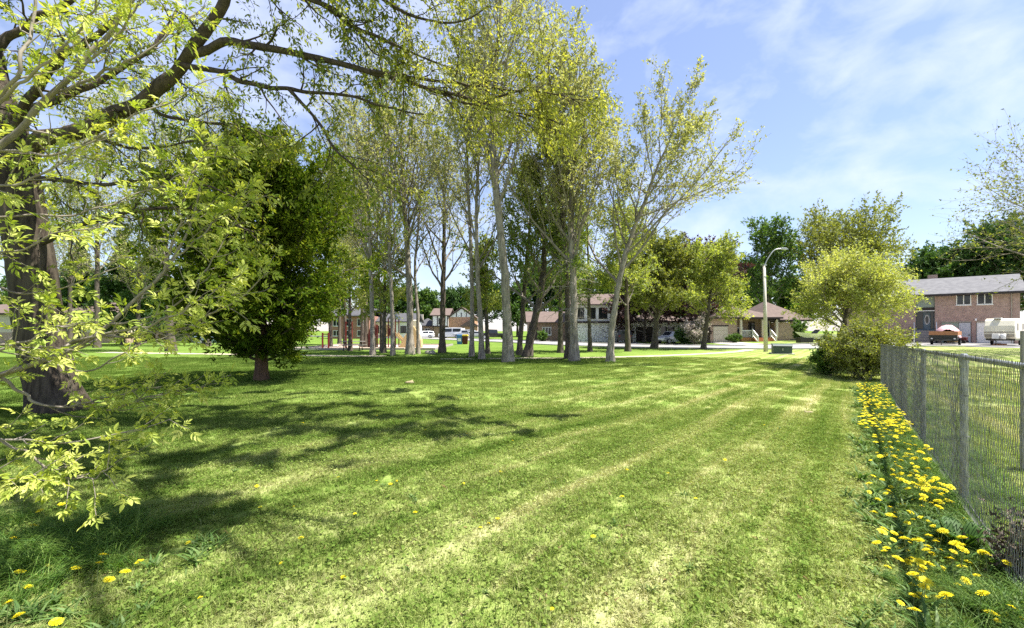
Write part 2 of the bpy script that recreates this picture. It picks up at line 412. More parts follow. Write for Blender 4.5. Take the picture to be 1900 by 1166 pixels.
M['sage'] = surf('sage_siding', (.30, .35, .30), (.25, .30, .25), 3, .7, stretch=(14, 14, .5))
M['slate'] = surf('blue_grey_paint', (.22, .29, .33), (.18, .24, .28), 3, .5)
M['greydoor'] = surf('pale_grey_door', (.48, .50, .52), (.43, .45, .47), 2, .5)
M['red'] = surf('red_enamel', (.15, .022, .018), (.11, .017, .014), 4, .4)
M['maroon'] = surf('maroon_panel', (.10, .018, .015), (.07, .013, .011), 4, .45)
M['tan'] = surf('tan_plastic', (.50, .38, .20), (.44, .33, .17), 3, .45)
M['blue'] = surf('blue_plastic', (.06, .20, .50), (.05, .16, .42), 3, .45)
M['yellow'] = surf('yellow_plastic', (.72, .52, .05), (.62, .45, .04), 3, .45)
M['pink'] = surf('pink_tarp', (.58, .36, .38), (.48, .29, .31), 2.5, .6, .5)
M['silver'] = surf('silver_paint', (.52, .53, .54), (.46, .47, .48), 2, .25, 0, .3, spec=.5)
M['carwhite'] = surf('white_car_paint', (.78, .79, .80), (.72, .73, .74), 2, .25, spec=.5)
M['taupe'] = surf('taupe_band', (.33, .29, .24), (.28, .25, .20), 2, .5)
M['lampgrey'] = surf('lamp_concrete', (.52, .49, .43), (.43, .40, .35), 5, .8)
M['rock'] = surf('rock', (.36, .34, .30), (.24, .22, .19), 6, .9, .5)
# white stone veneer with dark joints
def stone_mat():
    m, t, out = new_mat('white_stone_veneer')
    b = nd(t, 'ShaderNodeBsdfPrincipled'); b.inputs['Roughness'].default_value = .85
    tc = nd(t, 'ShaderNodeTexCoord'); vo = nd(t, 'ShaderNodeTexVoronoi', feature='DISTANCE_TO_EDGE'); vo.inputs['Scale'].default_value = 2.6
    no = nd(t, 'ShaderNodeTexNoise'); no.inputs['Scale'].default_value = 2.0
    t.links.new(tc.outputs['Object'], vo.inputs['Vector']); t.links.new(tc.outputs['Object'], no.inputs['Vector'])
    ad = nd(t, 'ShaderNodeMath', operation='MULTIPLY'); t.links.new(vo.outputs['Distance'], ad.inputs[0]); t.links.new(no.outputs['Fac'], ad.inputs[1])
    r = ramp(t, [(.006, (.12, .12, .12)), (.03, (.76, .75, .73))])
    t.links.new(ad.outputs[0], r.inputs['Fac']); t.links.new(r.outputs[0], b.inputs['Base Color']); t.links.new(b.outputs[0], out.inputs['Surface'])
    return m
M['stone'] = stone_mat()

# ---------------------------------------------------------------- the setting
def sheet(name, xs, ys, dz, mat, kind='structure'):
    xx, yy = np.meshgrid(xs, ys)
    V = np.stack([xx.ravel(), yy.ravel(), gz(xx, yy).ravel() + dz], 1)
    nx, ny = len(xs), len(ys)
    i = (np.arange(ny - 1)[:, None] * nx + np.arange(nx - 1)[None]).ravel()
    o = link(name, mesh_np(name, V, [np.stack([i, i + 1, i + nx + 1, i + nx], 1)], smooth=True), mat)
    return tag(o, kind=kind)
gx = np.unique(np.concatenate([np.linspace(-600, -60, 19), np.arange(-60, 60, 1.0), np.linspace(60, 600, 19)]))
gy = np.unique(np.concatenate([np.linspace(-40, 0, 9), np.arange(0, 26, .5), np.arange(26, 60, 1.5), np.linspace(60, 700, 24)]))
sheet('ground', gx, gy, 0.0, M['ground'])
def resample(pts, K):
    """Catmull-Rom through the points, K samples"""
    p = np.asarray(pts, float)
    if len(p) == 2: return p[0] + (p[1] - p[0]) * np.linspace(0, 1, K)[:, None]
    q = np.vstack([2 * p[0] - p[1], p, 2 * p[-1] - p[-2]])
    d = np.concatenate([[0], np.cumsum(np.linalg.norm(np.diff(p, axis=0), axis=1))]); d /= d[-1]
    t = np.linspace(0, 1, K)
    i = np.clip(np.searchsorted(d, t, side='right') - 1, 0, len(p) - 2)
    f = ((t - d[i]) / (d[i + 1] - d[i]))[:, None]
    p0, p1, p2, p3 = q[i], q[i + 1], q[i + 2], q[i + 3]
    return .5 * (2 * p1 + (p2 - p0) * f + (2 * p0 - 5 * p1 + 4 * p2 - p3) * f ** 2 + (3 * p1 - p0 - 3 * p2 + p3) * f ** 3)
def strip(name, pts, width, dz, mat, K=60, kind='structure', thick=0.0, jitter=0.0):
    c = resample(pts, K)
    tg = np.gradient(c, axis=0); tg /= np.linalg.norm(tg, axis=1)[:, None]
    n = np.stack([tg[:, 1], -tg[:, 0]], 1)
    rg = np.random.default_rng(5)
    w = (np.asarray(width, float) if np.ndim(width) else np.full(K, float(width)))
    a = c + n * (w / 2 + rg.normal(0, 1, K) * jitter)[:, None]; b = c - n * (w / 2 + rg.normal(0, 1, K) * jitter)[:, None]
    k = 9
    P = a[:, None] + (b - a)[:, None] * np.linspace(0, 1, k)[None, :, None]
    Z = gz(P[..., 0], P[..., 1]) + dz
    V = np.concatenate([P, Z[..., None]], 2).reshape(-1, 3)
    i = (np.arange(K - 1)[:, None] * k + np.arange(k - 1)[None]).ravel()
    F_ = [np.stack([i, i + k, i + k + 1, i + 1], 1)]
    if thick:
        nb = len(V); V = np.vstack([V, V - [0, 0, thick]])
        for e in (0, k - 1):
            j = np.arange(K - 1) * k + e
            F_.append(np.stack([j, j + k, j + k + nb, j + nb], 1))
    o = link(name, mesh_np(name, V, F_), mat)
    return tag(o, kind=kind)
road_c = [(120, 40), (70, 38.5), (45, 38.2), (26, 40), (16, 42.5), (9.5, 47), (3.0, 58), (-5.5, 71), (-18, 88), (-36, 104), (-70, 125)]
strip('road', road_c, 8.4, 0.012, M['asphalt'], 90)
def off_line(pts, d, K=90):
    c = resample(pts, K); tg = np.gradient(c, axis=0); tg /= np.linalg.norm(tg, axis=1)[:, None]
    return c + np.stack([tg[:, 1], -tg[:, 0]], 1) * d
strip('kerb', off_line(road_c, 4.32), .16, .11, M['concrete'], 90, thick=.12)
strip('kerb', off_line(road_c, -4.32), .16, .11, M['concrete'], 90, thick=.12)
strip('path', [(-4, 24.2), (3, 25.2), (7.2, 26.3), (12, 28.8), (16.5, 32.2), (20, 36)], 1.0, .016, M['path'], 50, jitter=.06)
strip('path', [(-30, 31.5), (-15.5, 28.2), (-11, 27.2), (-8, 27)], 1.1, .016, M['path'], 40, jitter=.1)
strip('driveway', [(36, 41), (41, 44), (46.5, 48.5)], [10] * 16, .02, M['asphalt'], 16)
strip('driveway', [(44, 31), (41, 38), (45.5, 43.2)], [11] * 18, .028, M['asphalt'], 18)
strip('driveway', [(13.2, 47), (14.5, 58)], 4.0, .02, M['asphalt'], 10)
strip('driveway', [(25.4, 43), (26.2, 53.6)], 3.2, .02, M['concrete'], 10)
strip('driveway', [(-10, 80), (-12, 92)], 6.0, .02, M['asphalt'], 10)
mul = sheet('playground_surface', np.linspace(-18.5, -6.4, 8), np.linspace(35.5, 46.5, 8), .06, M['mulch'])
for a, b in (((-18.5, 35.5), (-6.4, 35.5)), ((-6.4, 35.5), (-6.4, 46.5)), ((-18.5, 35.5), (-18.5, 46.5)), ((-18.5, 46.5), (-6.4, 46.5))):
    n_ = 5
    for i in range(n_):
        p = np.array(a) + (np.array(b) - np.array(a)) * (i + .01) / n_; q = np.array(a) + (np.array(b) - np.array(a)) * (i + .99) / n_
        MB().bar((*p, .07), (*q, .07), .12, .2).build('edging_timber', M['timber'], mul)

# ---------------------------------------------------------------- tree tools (all vectorised)
def unit(v): return v / np.maximum(np.linalg.norm(v, axis=-1, keepdims=True), 1e-9)
def tubes(P, R, S):
    P = np.asarray(P, float); R = np.asarray(R, float)
    N, K, _ = P.shape
    T = unit(np.gradient(P, axis=1))
    d = unit(P[:, -1] - P[:, 0])
    ref = np.where(np.abs(d[:, 2:3]) < .8, np.array([[0, 0, 1.]]), np.array([[1., 0, 0]]))[:, None]
    A = unit(np.cross(T, ref)); B = np.cross(T, A)
    th = np.arange(S) * 2 * np.pi / S
    V = P[:, :, None] + R[:, :, None, None] * (A[:, :, None] * np.cos(th)[None, None, :, None] + B[:, :, None] * np.sin(th)[None, None, :, None])
    b = (np.arange(N)[:, None, None] * K + np.arange(K - 1)[None, :, None]) * S
    s = np.arange(S)[None, None]; s2 = (s + 1) % S
    Fc = np.stack([b + s, b + s2, b + S + s2, b + S + s], -1).reshape(-1, 4)
    return V.reshape(-1, 3), Fc
def join(parts):
    Vs, Fs, o = [], {}, 0
    for V, Fc in parts:
        Fs.setdefault(Fc.shape[1], []).append(Fc + o); Vs.append(V); o += len(V)
    return np.vstack(Vs), [np.vstack(f) for f in Fs.values()]
def plen(P): return np.linalg.norm(np.diff(P, axis=1), axis=2).sum(1)
def sprout(rg, P, R, n, t0, t1, L0, L1, ang, K=5, up=.1, wig=.18, rr=.55, rtip=.004, angv=.18, absolute=False, env=None, flat=1.0):
    N, Kp, _ = P.shape
    t = ((np.arange(n)[None] + rg.random((N, n))) / n)
    j = np.arange(n)[None] * 2.4 + rg.random((N, 1)) * 6.28 + rg.normal(0, .45, (N, n))
    tt = (t0 + (t1 - t0) * t).ravel(); az = j.ravel(); idx = np.repeat(np.arange(N), n)
    f = tt * (Kp - 1); i = np.clip(f.astype(int), 0, Kp - 2); w = (f - i)[:, None]
    p0, p1 = P[idx, i], P[idx, i + 1]
    pos = p0 + (p1 - p0) * w; T = unit(p1 - p0)
    r = R[idx, i] * (1 - w[:, 0]) + R[idx, i + 1] * w[:, 0]
    ref = np.where(np.abs(T[:, 2:3]) < .9, np.array([[0, 0, 1.]]), np.array([[1., 0, 0]]))
    A = unit(np.cross(T, ref)); B = np.cross(A, T)
    a = ang + rg.normal(0, angv, len(tt))
    d = np.cos(a)[:, None] * T + np.sin(a)[:, None] * (np.cos(az)[:, None] * A + np.sin(az)[:, None] * B * flat)
    d = unit(d)
    tn = (tt - t0) / max(t1 - t0, 1e-6)
    Ln = (L0 + (L1 - L0) * tn) * rg.uniform(.7, 1.3, len(tt))
    if not absolute: Ln = Ln * plen(P)[idx]
    if env is not None: Ln = Ln * env(pos, d, Ln)
    M_ = len(tt)
    Q = np.zeros((M_, K, 3)); Q[:, 0] = pos
    for k in range(1, K):
        d = unit(d + np.array([0, 0, up]) + rg.normal(0, wig, (M_, 3)))
        Q[:, k] = Q[:, k - 1] + d * (Ln / (K - 1))[:, None]
    r0 = np.maximum(np.minimum(r * rr, r * .9), rtip * 1.2)
    R2 = r0[:, None] + (rtip - r0)[:, None] * np.linspace(0, 1, K)[None] ** .8
    return Q, R2
def leaves(rg, P, m, size, w=.5, t0=.15, droop=.0, spread=.9, jit=.03, sv=.35, tri=True):
    """leaf rhombs along twigs"""
    N, K, _ = P.shape
    t = t0 + (1 - t0) * rg.random((N, m)); f = (t * (K - 1)).ravel(); idx = np.repeat(np.arange(N), m)
    i = np.clip(f.astype(int), 0, K - 2); w_ = (f - i)[:, None]
    p0, p1 = P[idx, i], P[idx, i + 1]
    n = len(f)
    pos = p0 + (p1 - p0) * w_ + rg.normal(0, jit, (n, 3))
    d = unit(unit(p1 - p0) * .5 + rg.normal(0, spread, (n, 3)) + np.array([0, 0, -droop]))
    s = unit(np.cross(d, rg.normal(0, 1, (n, 3))))
    l = (size * rg.uniform(1 - sv, 1 + sv, n))[:, None]
    mid = pos + d * l * .45
    if tri:                                     # far foliage: one pointed face a leaf
        V = np.stack([pos + s * l * w * .62, pos + d * l * 1.12, pos - s * l * w * .62], 1).reshape(-1, 3)
        return V, np.arange(n * 3).reshape(n, 3)
    V = np.stack([pos, mid + s * l * w * .5, pos + d * l, mid - s * l * w * .5], 1).reshape(-1, 3)
    return V, np.arange(n * 4).reshape(n, 4)
def rndclump(rg, k, V, scale=.9):
    """leaf tone: mostly from leaf to leaf, a little from bough to bough"""
    c = V.reshape(-1, k or 3, 3).mean(1)
    ph = rg.random(6) * 6.28
    a = np.sin(c[:, 0] * scale + ph[0]) * np.sin(c[:, 1] * scale + ph[1]) * np.sin(c[:, 2] * scale * 1.3 + ph[2])
    return np.clip(.5 + .22 * a + rg.normal(0, .22, len(c)), 0, 1)
def flare(P, R, amt=.5, h=.9):
    z = P[0, :, 2] - P[0, 0, 2]
    return R * (1 + amt * np.exp(-z / h * 2.2))[None]
def tree(name, label, trunk, r0, r1, rg, limbs, branches, twigs, leaf, bark, lmat, group=None, cat='tree', tubeS=(12, 6, 3), extra=None, wood=None, rough=.0):
    """trunk: list of points from the base; limbs/branches/twigs: dicts for sprout; leaf: dict for leaves or None"""
    P = resample(trunk, 14)[None]
    base = P[0, 0].copy()
    P = P - base
    P[:, 0, 2] -= .12
    R = np.linspace(1, 0, 14)[None] ** .8 * (r0 - r1) + r1
    R = flare(P, R)
    lim, lr = sprout(rg, P, R, **limbs)
    if extra is not None:
        e, er = extra(rg, base); e = e - base
        lim = np.concatenate([lim, e]) ; lr = np.concatenate([lr, er])
    br, brr = sprout(rg, lim, lr, **branches)
    allp = np.concatenate([br[:, ::1]], 0)
    tw, twr = sprout(rg, br, brr, **twigs)
    t = root(name, label, cat, tuple(base), group=group)
    Pt = resample(P[0], 40)[None]; Rt = np.interp(np.linspace(0, 1, 40), np.linspace(0, 1, 14), R[0])[None]
    Pt[0, 1:-1, :2] += rg.normal(0, r0 * .06, (38, 2))
    link('trunk', mesh_np('trunk', *tubes(Pt, Rt * (1 + rg.normal(0, .035, Rt.shape)), tubeS[0]), smooth=True), bark, t)
    V, Fs = join([tubes(lim, lr, tubeS[1]), tubes(br, brr, 4), tubes(tw, twr, tubeS[2])])
    link('branches', mesh_np('branches', V, Fs, smooth=True), wood or M['twig'], t)
    if leaf:
        lp = leaf.copy(); on = lp.pop('on', 'tw')
        src = tw if on == 'tw' else np.concatenate([tw, br[:, :tw.shape[1]]])
        if 'zmax' in lp:
            z = lp.pop('zmax'); keep = src[:, -1, 2] < z + rg.normal(0, 1.2, len(src)); src = src[keep]
        LV, LF = leaves(rg, src, **lp)
        link('crown', mesh_np('crown', LV, [LF], rndclump(rg, None, LV)), lmat, t)
    return t
def copy_tree(o, loc, rz, s, label, group=None, name=None):
    c = o.copy(); col.objects.link(c); c.parent = None
    if name: c.name = name
    c.location = loc; c.rotation_euler = (0, 0, rz); c.scale = (s, s, s) if np.isscalar(s) else s
    for k in ('label', 'group'):
        if k in c: del c[k]
    tag(c, label, None, group)
    for ch in o.children:
        d = ch.copy(); col.objects.link(d); d.parent = c
    return c

# ---------------------------------------------------------------- lawn blades
def src_obj(coll, name, me, mat):
    o = bpy.data.objects.new(name, me); me.materials.append(mat); coll.objects.link(o); return o
def blades_mesh(name, rg, n, sx, sy, h0, h1, w, tilt=.5, segs=1, droop=.0, clover=0, round_=False):
    if round_:
        a = rg.random(n) * 6.28; q = np.sqrt(rg.random(n)); x = np.cos(a) * q * sx; y = np.sin(a) * q * sy
    else:
        x = rg.uniform(-sx / 2, sx / 2, n); y = rg.uniform(-sy / 2, sy / 2, n)
    h = rg.uniform(h0, h1, n); ww = w * rg.uniform(.6, 1.3, n)
    az = rg.random(n) * 6.28; ti = np.abs(rg.normal(0, tilt, n))
    d = np.stack([np.cos(az) * np.sin(ti), np.sin(az) * np.sin(ti), np.cos(ti)], 1)
    fa = rg.random(n) * 6.28
    s = np.stack([np.cos(fa), np.sin(fa), np.zeros(n)], 1) * ww[:, None] / 2
    b = np.stack([x, y, np.full(n, -.004)], 1)
    out = np.stack([np.cos(az), np.sin(az), np.zeros(n)], 1)
    V, Fs, o = [], [], 0
    if segs == 1:
        V = np.stack([b - s, b + s, b + d * h[:, None]], 1).reshape(-1, 3); Fc = [np.arange(n * 3).reshape(n, 3)]
        rnd = rg.random(n)
    else:
        pts = []
        for k in range(segs + 1):
            u = k / segs
            c = b + d * (h * u)[:, None] + out * (h * droop * u * u)[:, None] - np.array([0, 0, 1.]) * (h * droop * .55 * u ** 3)[:, None]
            wk = max(0.06, 1 - u ** 1.6)
            pts += [c - s * wk, c + s * wk]
        V = np.stack(pts, 1).reshape(-1, 3); m = 2 * (segs + 1)
        q = np.arange(n)[:, None] * m
        Fc = [np.concatenate([q + np.array([[2 * k, 2 * k + 1, 2 * k + 3, 2 * k + 2]]) for k in range(segs)])]
        rnd = np.tile(rg.random(n), segs)
    if clover:
        c = clover
        p = np.stack([rg.uniform(-sx / 2, sx / 2, c), rg.uniform(-sy / 2, sy / 2, c), rg.uniform(.008, h1 * .8, c)], 1)
        nn = unit(np.stack([rg.normal(0, .45, c), rg.normal(0, .45, c), np.ones(c)], 1))
        a_ = unit(np.cross(nn, rg.normal(0, 1, (c, 3)))); b_ = np.cross(nn, a_)
        r = rg.uniform(.007, .016, c)[:, None]
        V2 = np.stack([p - a_ * r, p - b_ * r * .8, p + a_ * r, p + b_ * r * .8], 1).reshape(-1, 3)
        Fc.append(np.arange(c * 4).reshape(c, 4) + len(V)); V = np.vstack([V, V2]); rnd = np.concatenate([rnd, rg.uniform(0, .45, c)])
    return mesh_np(name, V, Fc, rnd)
def scatter(name, pts, rot, scl, idx, coll, label, cat):
    me = bpy.data.meshes.new(name)
    me.vertices.add(len(pts)); me.vertices.foreach_set('co', np.ascontiguousarray(pts, np.float32).ravel())
    for nm, ty, val in (('rot', 'FLOAT', rot), ('scl', 'FLOAT', scl), ('idx', 'INT', idx)):
        a = me.attributes.new(nm, ty, 'POINT'); a.data.foreach_set('value', np.asarray(val, np.float32 if ty == 'FLOAT' else np.int32))
    o = bpy.data.objects.new(name, me); col.objects.link(o)
    g = bpy.data.node_groups.new(name, 'GeometryNodeTree')
    g.interface.new_socket('Geometry', in_out='INPUT', socket_type='NodeSocketGeometry')
    g.interface.new_socket('Geometry', in_out='OUTPUT', socket_type='NodeSocketGeometry')
    gi = g.nodes.new('NodeGroupInput'); go = g.nodes.new('NodeGroupOutput')
    ip = g.nodes.new('GeometryNodeInstanceOnPoints'); ci = g.nodes.new('GeometryNodeCollectionInfo')
    ci.inputs['Collection'].default_value = coll; ci.inputs['Separate Children'].default_value = True; ci.inputs['Reset Children'].default_value = True
    ip.inputs['Pick Instance'].default_value = True
    def at(nm, ty):
        n = g.nodes.new('GeometryNodeInputNamedAttribute'); n.data_type = ty; n.inputs['Name'].default_value = nm; return n.outputs['Attribute']
    cx = g.nodes.new('ShaderNodeCombineXYZ'); g.links.new(at('rot', 'FLOAT'), cx.inputs['Z'])
    g.links.new(gi.outputs[0], ip.inputs['Points']); g.links.new(ci.outputs[0], ip.inputs['Instance'])
    g.links.new(at('idx', 'INT'), ip.inputs['Instance Index']); g.links.new(cx.outputs[0], ip.inputs['Rotation']); g.links.new(at('scl', 'FLOAT'), ip.inputs['Scale'])
    g.links.new(ip.outputs[0], go.inputs[0])
    md = o.modifiers.new('scatter', 'NODES'); md.node_group = g
    return tag(o, label, cat, kind='stuff')
UF = np.array((.621, .784)); NF = np.array((.784, -.621))       # along and across the fence
DF = .807                                                         # the fence stands this far to the right of the camera's track
def fence_xy(s, d): return UF * s + NF * d
def in_view(x, y, m=1.0): return (np.abs(x) < 1.1875 * y + m)

rg = np.random.default_rng(11)
c_near = bpy.data.collections.new('lawn_tiles_near'); c_mid = bpy.data.collections.new('lawn_tiles_mid')
for k in range(5): src_obj(c_near, 'near_%d' % k, blades_mesh('near_tile', rg, 2300, .56, .56, .018, .055, .0052, .75, clover=170), M['blade'])
for k in range(4): src_obj(c_mid, 'mid_%d' % k, blades_mesh('mid_tile', rg, 2400, 1.15, 1.15, .018, .05, .010, .65), M['blade'])
def grid_pts(y0, y1, st, m=1.0):
    ys = np.arange(y0, y1, st); xs = np.arange(-1.2 * y1 - 2, 1.2 * y1 + 2, st)
    x, y = np.meshgrid(xs, ys); x = x.ravel() + rg.uniform(-.4, .4, x.size) * st; y = y.ravel() + rg.uniform(-.4, .4, y.size) * st
    k = in_view(x, y, m); x, y = x[k], y[k]
    v = x * NF[0] + y * NF[1]; u = x * UF[0] + y * UF[1]
    k = (v < 6) & ~((v > 2.5) & (u > 30)); return x[k], y[k]
x, y = grid_pts(1.9, 9.2, .36)
scatter('lawn_grass', np.stack([x, y, gz(x, y)], 1), rg.random(len(x)) * 6.28, rg.uniform(.8, 1.2, len(x)), rg.integers(0, 5, len(x)), c_near, 'short mown grass blades covering the near lawn', 'grass')
x, y = grid_pts(8.6, 26, .8)
scatter('lawn_grass', np.stack([x, y, gz(x, y)], 1), rg.random(len(x)) * 6.28, rg.uniform(.8, 1.2, len(x)), rg.integers(0, 4, len(x)), c_mid, 'short mown grass of the middle lawn towards the trees', 'grass')
# tall unmown grass and weeds at the foot of the fence and in the left corner
c_tall = bpy.data.collections.new('tall_clumps'); c_weed = bpy.data.collections.new('weed_rosettes')
for k in range(4): src_obj(c_tall, 'tall_%d' % k, blades_mesh('tall_clump', rg, 130, .11, .11, .12, .32, .006, .32, 4, .75, round_=True), M['tall'])
for k in range(3): src_obj(c_weed, 'weed_%d' % k, blades_mesh('weed_rosette', rg, 34, .05, .05, .09, .2, .028, .95, 4, .6, round_=True), M['weed'])
s = rg.uniform(.6, 19.5, 900); d = DF - np.abs(rg.normal(0, .22, 900)); d = np.where(rg.random(900) < .3, DF + rg.uniform(0, .5, 900), d)
d = np.where(rg.random(900) < .18, rg.uniform(-.12, .45, 900), d); k = (d > .2) | (np.sin(s * 3.1) + np.sin(s * 7.7 + 2) > .3); s, d = s[k], d[k]
xy = s[:, None] * UF + d[:, None] * NF
sc = rg.uniform(.5, 1.0, len(s)) * np.clip(1.15 - (DF - d) * .9, .45, 1.1) * np.where(np.sin(s * 2.3) + np.sin(s * .9 + 1) > -.4, 1, .6)
lx = rg.normal(-3.35, .28, 60); ly = rg.normal(3.05, .28, 60); lx2 = rg.uniform(-4.6, -2.9, 40); ly2 = rg.uniform(2.4, 3.9, 40)
X_ = np.concatenate([xy[:, 0], lx, lx2]); Y_ = np.concatenate([xy[:, 1], ly, ly2]); S_ = np.concatenate([sc, rg.uniform(.6, 1.15, 60), rg.uniform(.4, .8, 40)])
scatter('tall_grass', np.stack([X_, Y_, gz(X_, Y_)], 1), rg.random(len(X_)) * 6.28, S_, rg.integers(0, 4, len(X_)), c_tall, 'long unmown grass at the foot of the fence and in the left corner', 'grass')
s = rg.uniform(.8, 19, 520); d = rg.uniform(.12, .8, 520) - .22 * rg.random(520) * (np.sin(s * 2.6) + np.sin(s * 6.1 + 1) > .2); xy = s[:, None] * UF + d[:, None] * NF
lx = rg.uniform(-3.8, -2.1, 40); ly = rg.uniform(2.2, 3.4, 40)
ax = rg.uniform(-6, 5, 90); ay = rg.uniform(2.3, 8, 90)
X_ = np.concatenate([xy[:, 0], lx, ax]); Y_ = np.concatenate([xy[:, 1], ly, ay]); S_ = np.concatenate([rg.uniform(.5, 1.15, 520), rg.uniform(.5, .9, 40), rg.uniform(.25, .45, 90)])
# small tufts, dead grass and leaf litter on the near lawn
c_tuft = bpy.data.collections.new('lawn_tufts')
for k in range(3): src_obj(c_tuft, 'tuft_%d' % k, blades_mesh('tuft', rg, 60, .05, .05, .04, .10, .006, .6, 3, .6, round_=True), M['blade'])
for k in range(2): src_obj(c_tuft, 'tuft_%d' % (k + 3), blades_mesh('dead_leaf', rg, 3, .03, .03, .03, .06, .03, 1.35, 2, .3, round_=True), M['litter'])
n_ = 1500; ty = 2.2 + 9 * rg.random(n_) ** 1.3; tx = rg.uniform(-1.2, 1.2, n_) * ty; kk = (tx * NF[0] + ty * NF[1]) < .3; tx, ty = tx[kk], ty[kk]
scatter('lawn_tufts', np.stack([tx, ty, gz(tx, ty)], 1), rg.random(len(tx)) * 6.28, rg.uniform(.6, 1.2, len(tx)), np.where(rg.random(len(tx)) < .8, rg.integers(0, 3, len(tx)), rg.integers(3, 5, len(tx))), c_tuft, 'uneven tufts and dry leaf litter standing out of the near lawn', 'grass')
scatter('weed_leaves', np.stack([X_, Y_, gz(X_, Y_)], 1), rg.random(len(X_)) * 6.28, S_, rg.integers(0, 3, len(X_)), c_weed, 'toothed green weed leaves in rosettes among the grass', 'weeds')

# ---------------------------------------------------------------- chain-link fence
FH = 1.36
def fp(s, z, d=DF):
    p = fence_xy(s, d); return (p[0], p[1], z + .05 - .019 * (s - 4))
fence = root('chain_link_fence', 'grey galvanised chain-link fence running along the right side of the lawn', 'fence', fp(0, 0))
fo = np.array(fp(0, 0))
def frel(s, z, d=DF): return tuple(np.array(fp(s, z, d)) - fo)
# posts seen at these offsets from the vanishing point of the fence
post_s = [(F * DF / (.784 * o) + DF * .621) / .784 for o in (205, 129.6, 94, 74, 61, 52, 45)]
post_s = [post_s[0] - 3.0] + post_s
for s in post_s:
    m = MB().cyl(frel(s, -.1), frel(s, FH - .02), .03, n=14)
    po = m.build('post', M['galv'], fence, smooth=False)
    c = MB().cyl(frel(s, FH - .05), frel(s, FH + .01), .036, n=12).cyl(frel(s, FH + .01), frel(s, FH + .035), .036, .02, n=12)
    c.build('post_cap', M['galv'], po)
    for z in (.25, .62, 1.0):
        MB().cyl(frel(s, z), frel(s, z + .012), .0335, n=12).build('tie_wire', M['wire'], po)
S0, S1 = 1.2, 20.4
MB().cyl(frel(S0, FH), frel(S1, FH), .021, n=12).build('top_rail', M['galv'], fence)
MB().cyl(frel(S0, .06), frel(S1, .06), .003, n=5).build('tension_wire', M['wire'], fence)
rgf = np.random.default_rng(3)
pitch = .042; nz = 34; dzw = (FH + .035 - .03) / nz
ns = int((S1 - S0) / pitch)
zz = .03 + np.arange(nz + 1) * dzw
P = np.zeros((ns, nz + 1, 3)); k = np.arange(ns)
for j in range(nz + 1):
    off = (.5 if j % 2 else -.5) * pitch * .98
    s_ = S0 + k * pitch + off
    bulge = .012 * np.sin(s_ * 2.1) * np.sin(zz[j] * 2.4) + .003 * np.sin(s_ * 5.1 + 1)
    dd = DF - .034 + bulge + (.0025 if j % 2 else -.0025)
    P[:, j, 0] = s_ * UF[0] + dd * NF[0] - fo[0]; P[:, j, 1] = s_ * UF[1] + dd * NF[1] - fo[1]; P[:, j, 2] = zz[j] + .05 - .019 * (s_ - 4) - fo[2] + .006 * np.sin(s_ * 3)
P[:, :, :2] += rgf.normal(0, .0012, P[:, :, :2].shape)
V, Fc = tubes(P, np.full(P.shape[:2], .0026), 4)
fab = link('chain_link_fabric', mesh_np('chain_link_fabric', V, [Fc], smooth=True), M['wire'], fence)

# ---------------------------------------------------------------- houses
def window(parent, x0, x1, z0, z1, y, n=2, mat=None, fr=.07, glass=None, proud=.05):
    mat = mat or M['white']
    m = MB()
    m.box(x0, x1, y - proud, y + .02, z0, z0 + fr); m.box(x0, x1, y - proud, y + .02, z1 - fr, z1)
    for i in range(n + 1):
        x = x0 + (x1 - x0 - fr) * i / n
        m.box(x, x + fr, y - proud + .002, y + .018, z0 + fr, z1 - fr)
    w = m.build('window', mat, parent)
    MB().box(x0 - .05, x1 + .05, y - proud - .05, y + .02, z0 - .07, z0 - .002).build('sill', mat, w)
    for i in range(n):
        xa = x0 + (x1 - x0 - fr) * i / n + fr; xb = x0 + (x1 - x0 - fr) * (i + 1) / n
        MB().box(xa, xb, y - proud + .025, y + .015, z0 + fr, z1 - fr).build('pane', glass or M['glass'], w)
    return w
def gable_roof(parent, x0, x1, y0, y1, ze, zr, mat, ov=.45, th=.16):
    ym = (y0 + y1) / 2
    sl = (zr - ze) / (ym - y0)
    a = (y0 - ov, ze - sl * ov); b = (y1 + ov, ze - sl * ov)
    r = MB().prismx([a, (ym, zr), b, (b[0], b[1] + th), (ym, zr + th), (a[0], a[1] + th)], x0 - ov, x1 + ov).build('roof', mat, parent)
    return r
def hip_roof(parent, x0, x1, y0, y1, ze, zr, mat, ov=.45):
    x0 -= ov; x1 += ov; y0 -= ov; y1 += ov
    d = (y1 - y0) / 2; ym = (y0 + y1) / 2
    d = min(d, (x1 - x0) / 2 - .05)
    m = MB().add([(x0, y0, ze), (x1, y0, ze), (x1, y1, ze), (x0, y1, ze), (x0 + d, ym, zr), (x1 - d, ym, zr)],
                 [(0, 1, 5, 4), (1, 2, 5), (2, 3, 4, 5), (3, 0, 4), (3, 2, 1, 0)])
    r = m.build('roof', mat, parent)
    MB().box(x0 - .01, x1 + .01, y0 - .01, y1 + .01, ze - .2, ze - .004).build('fascia', M['fascia'], r)
    return r

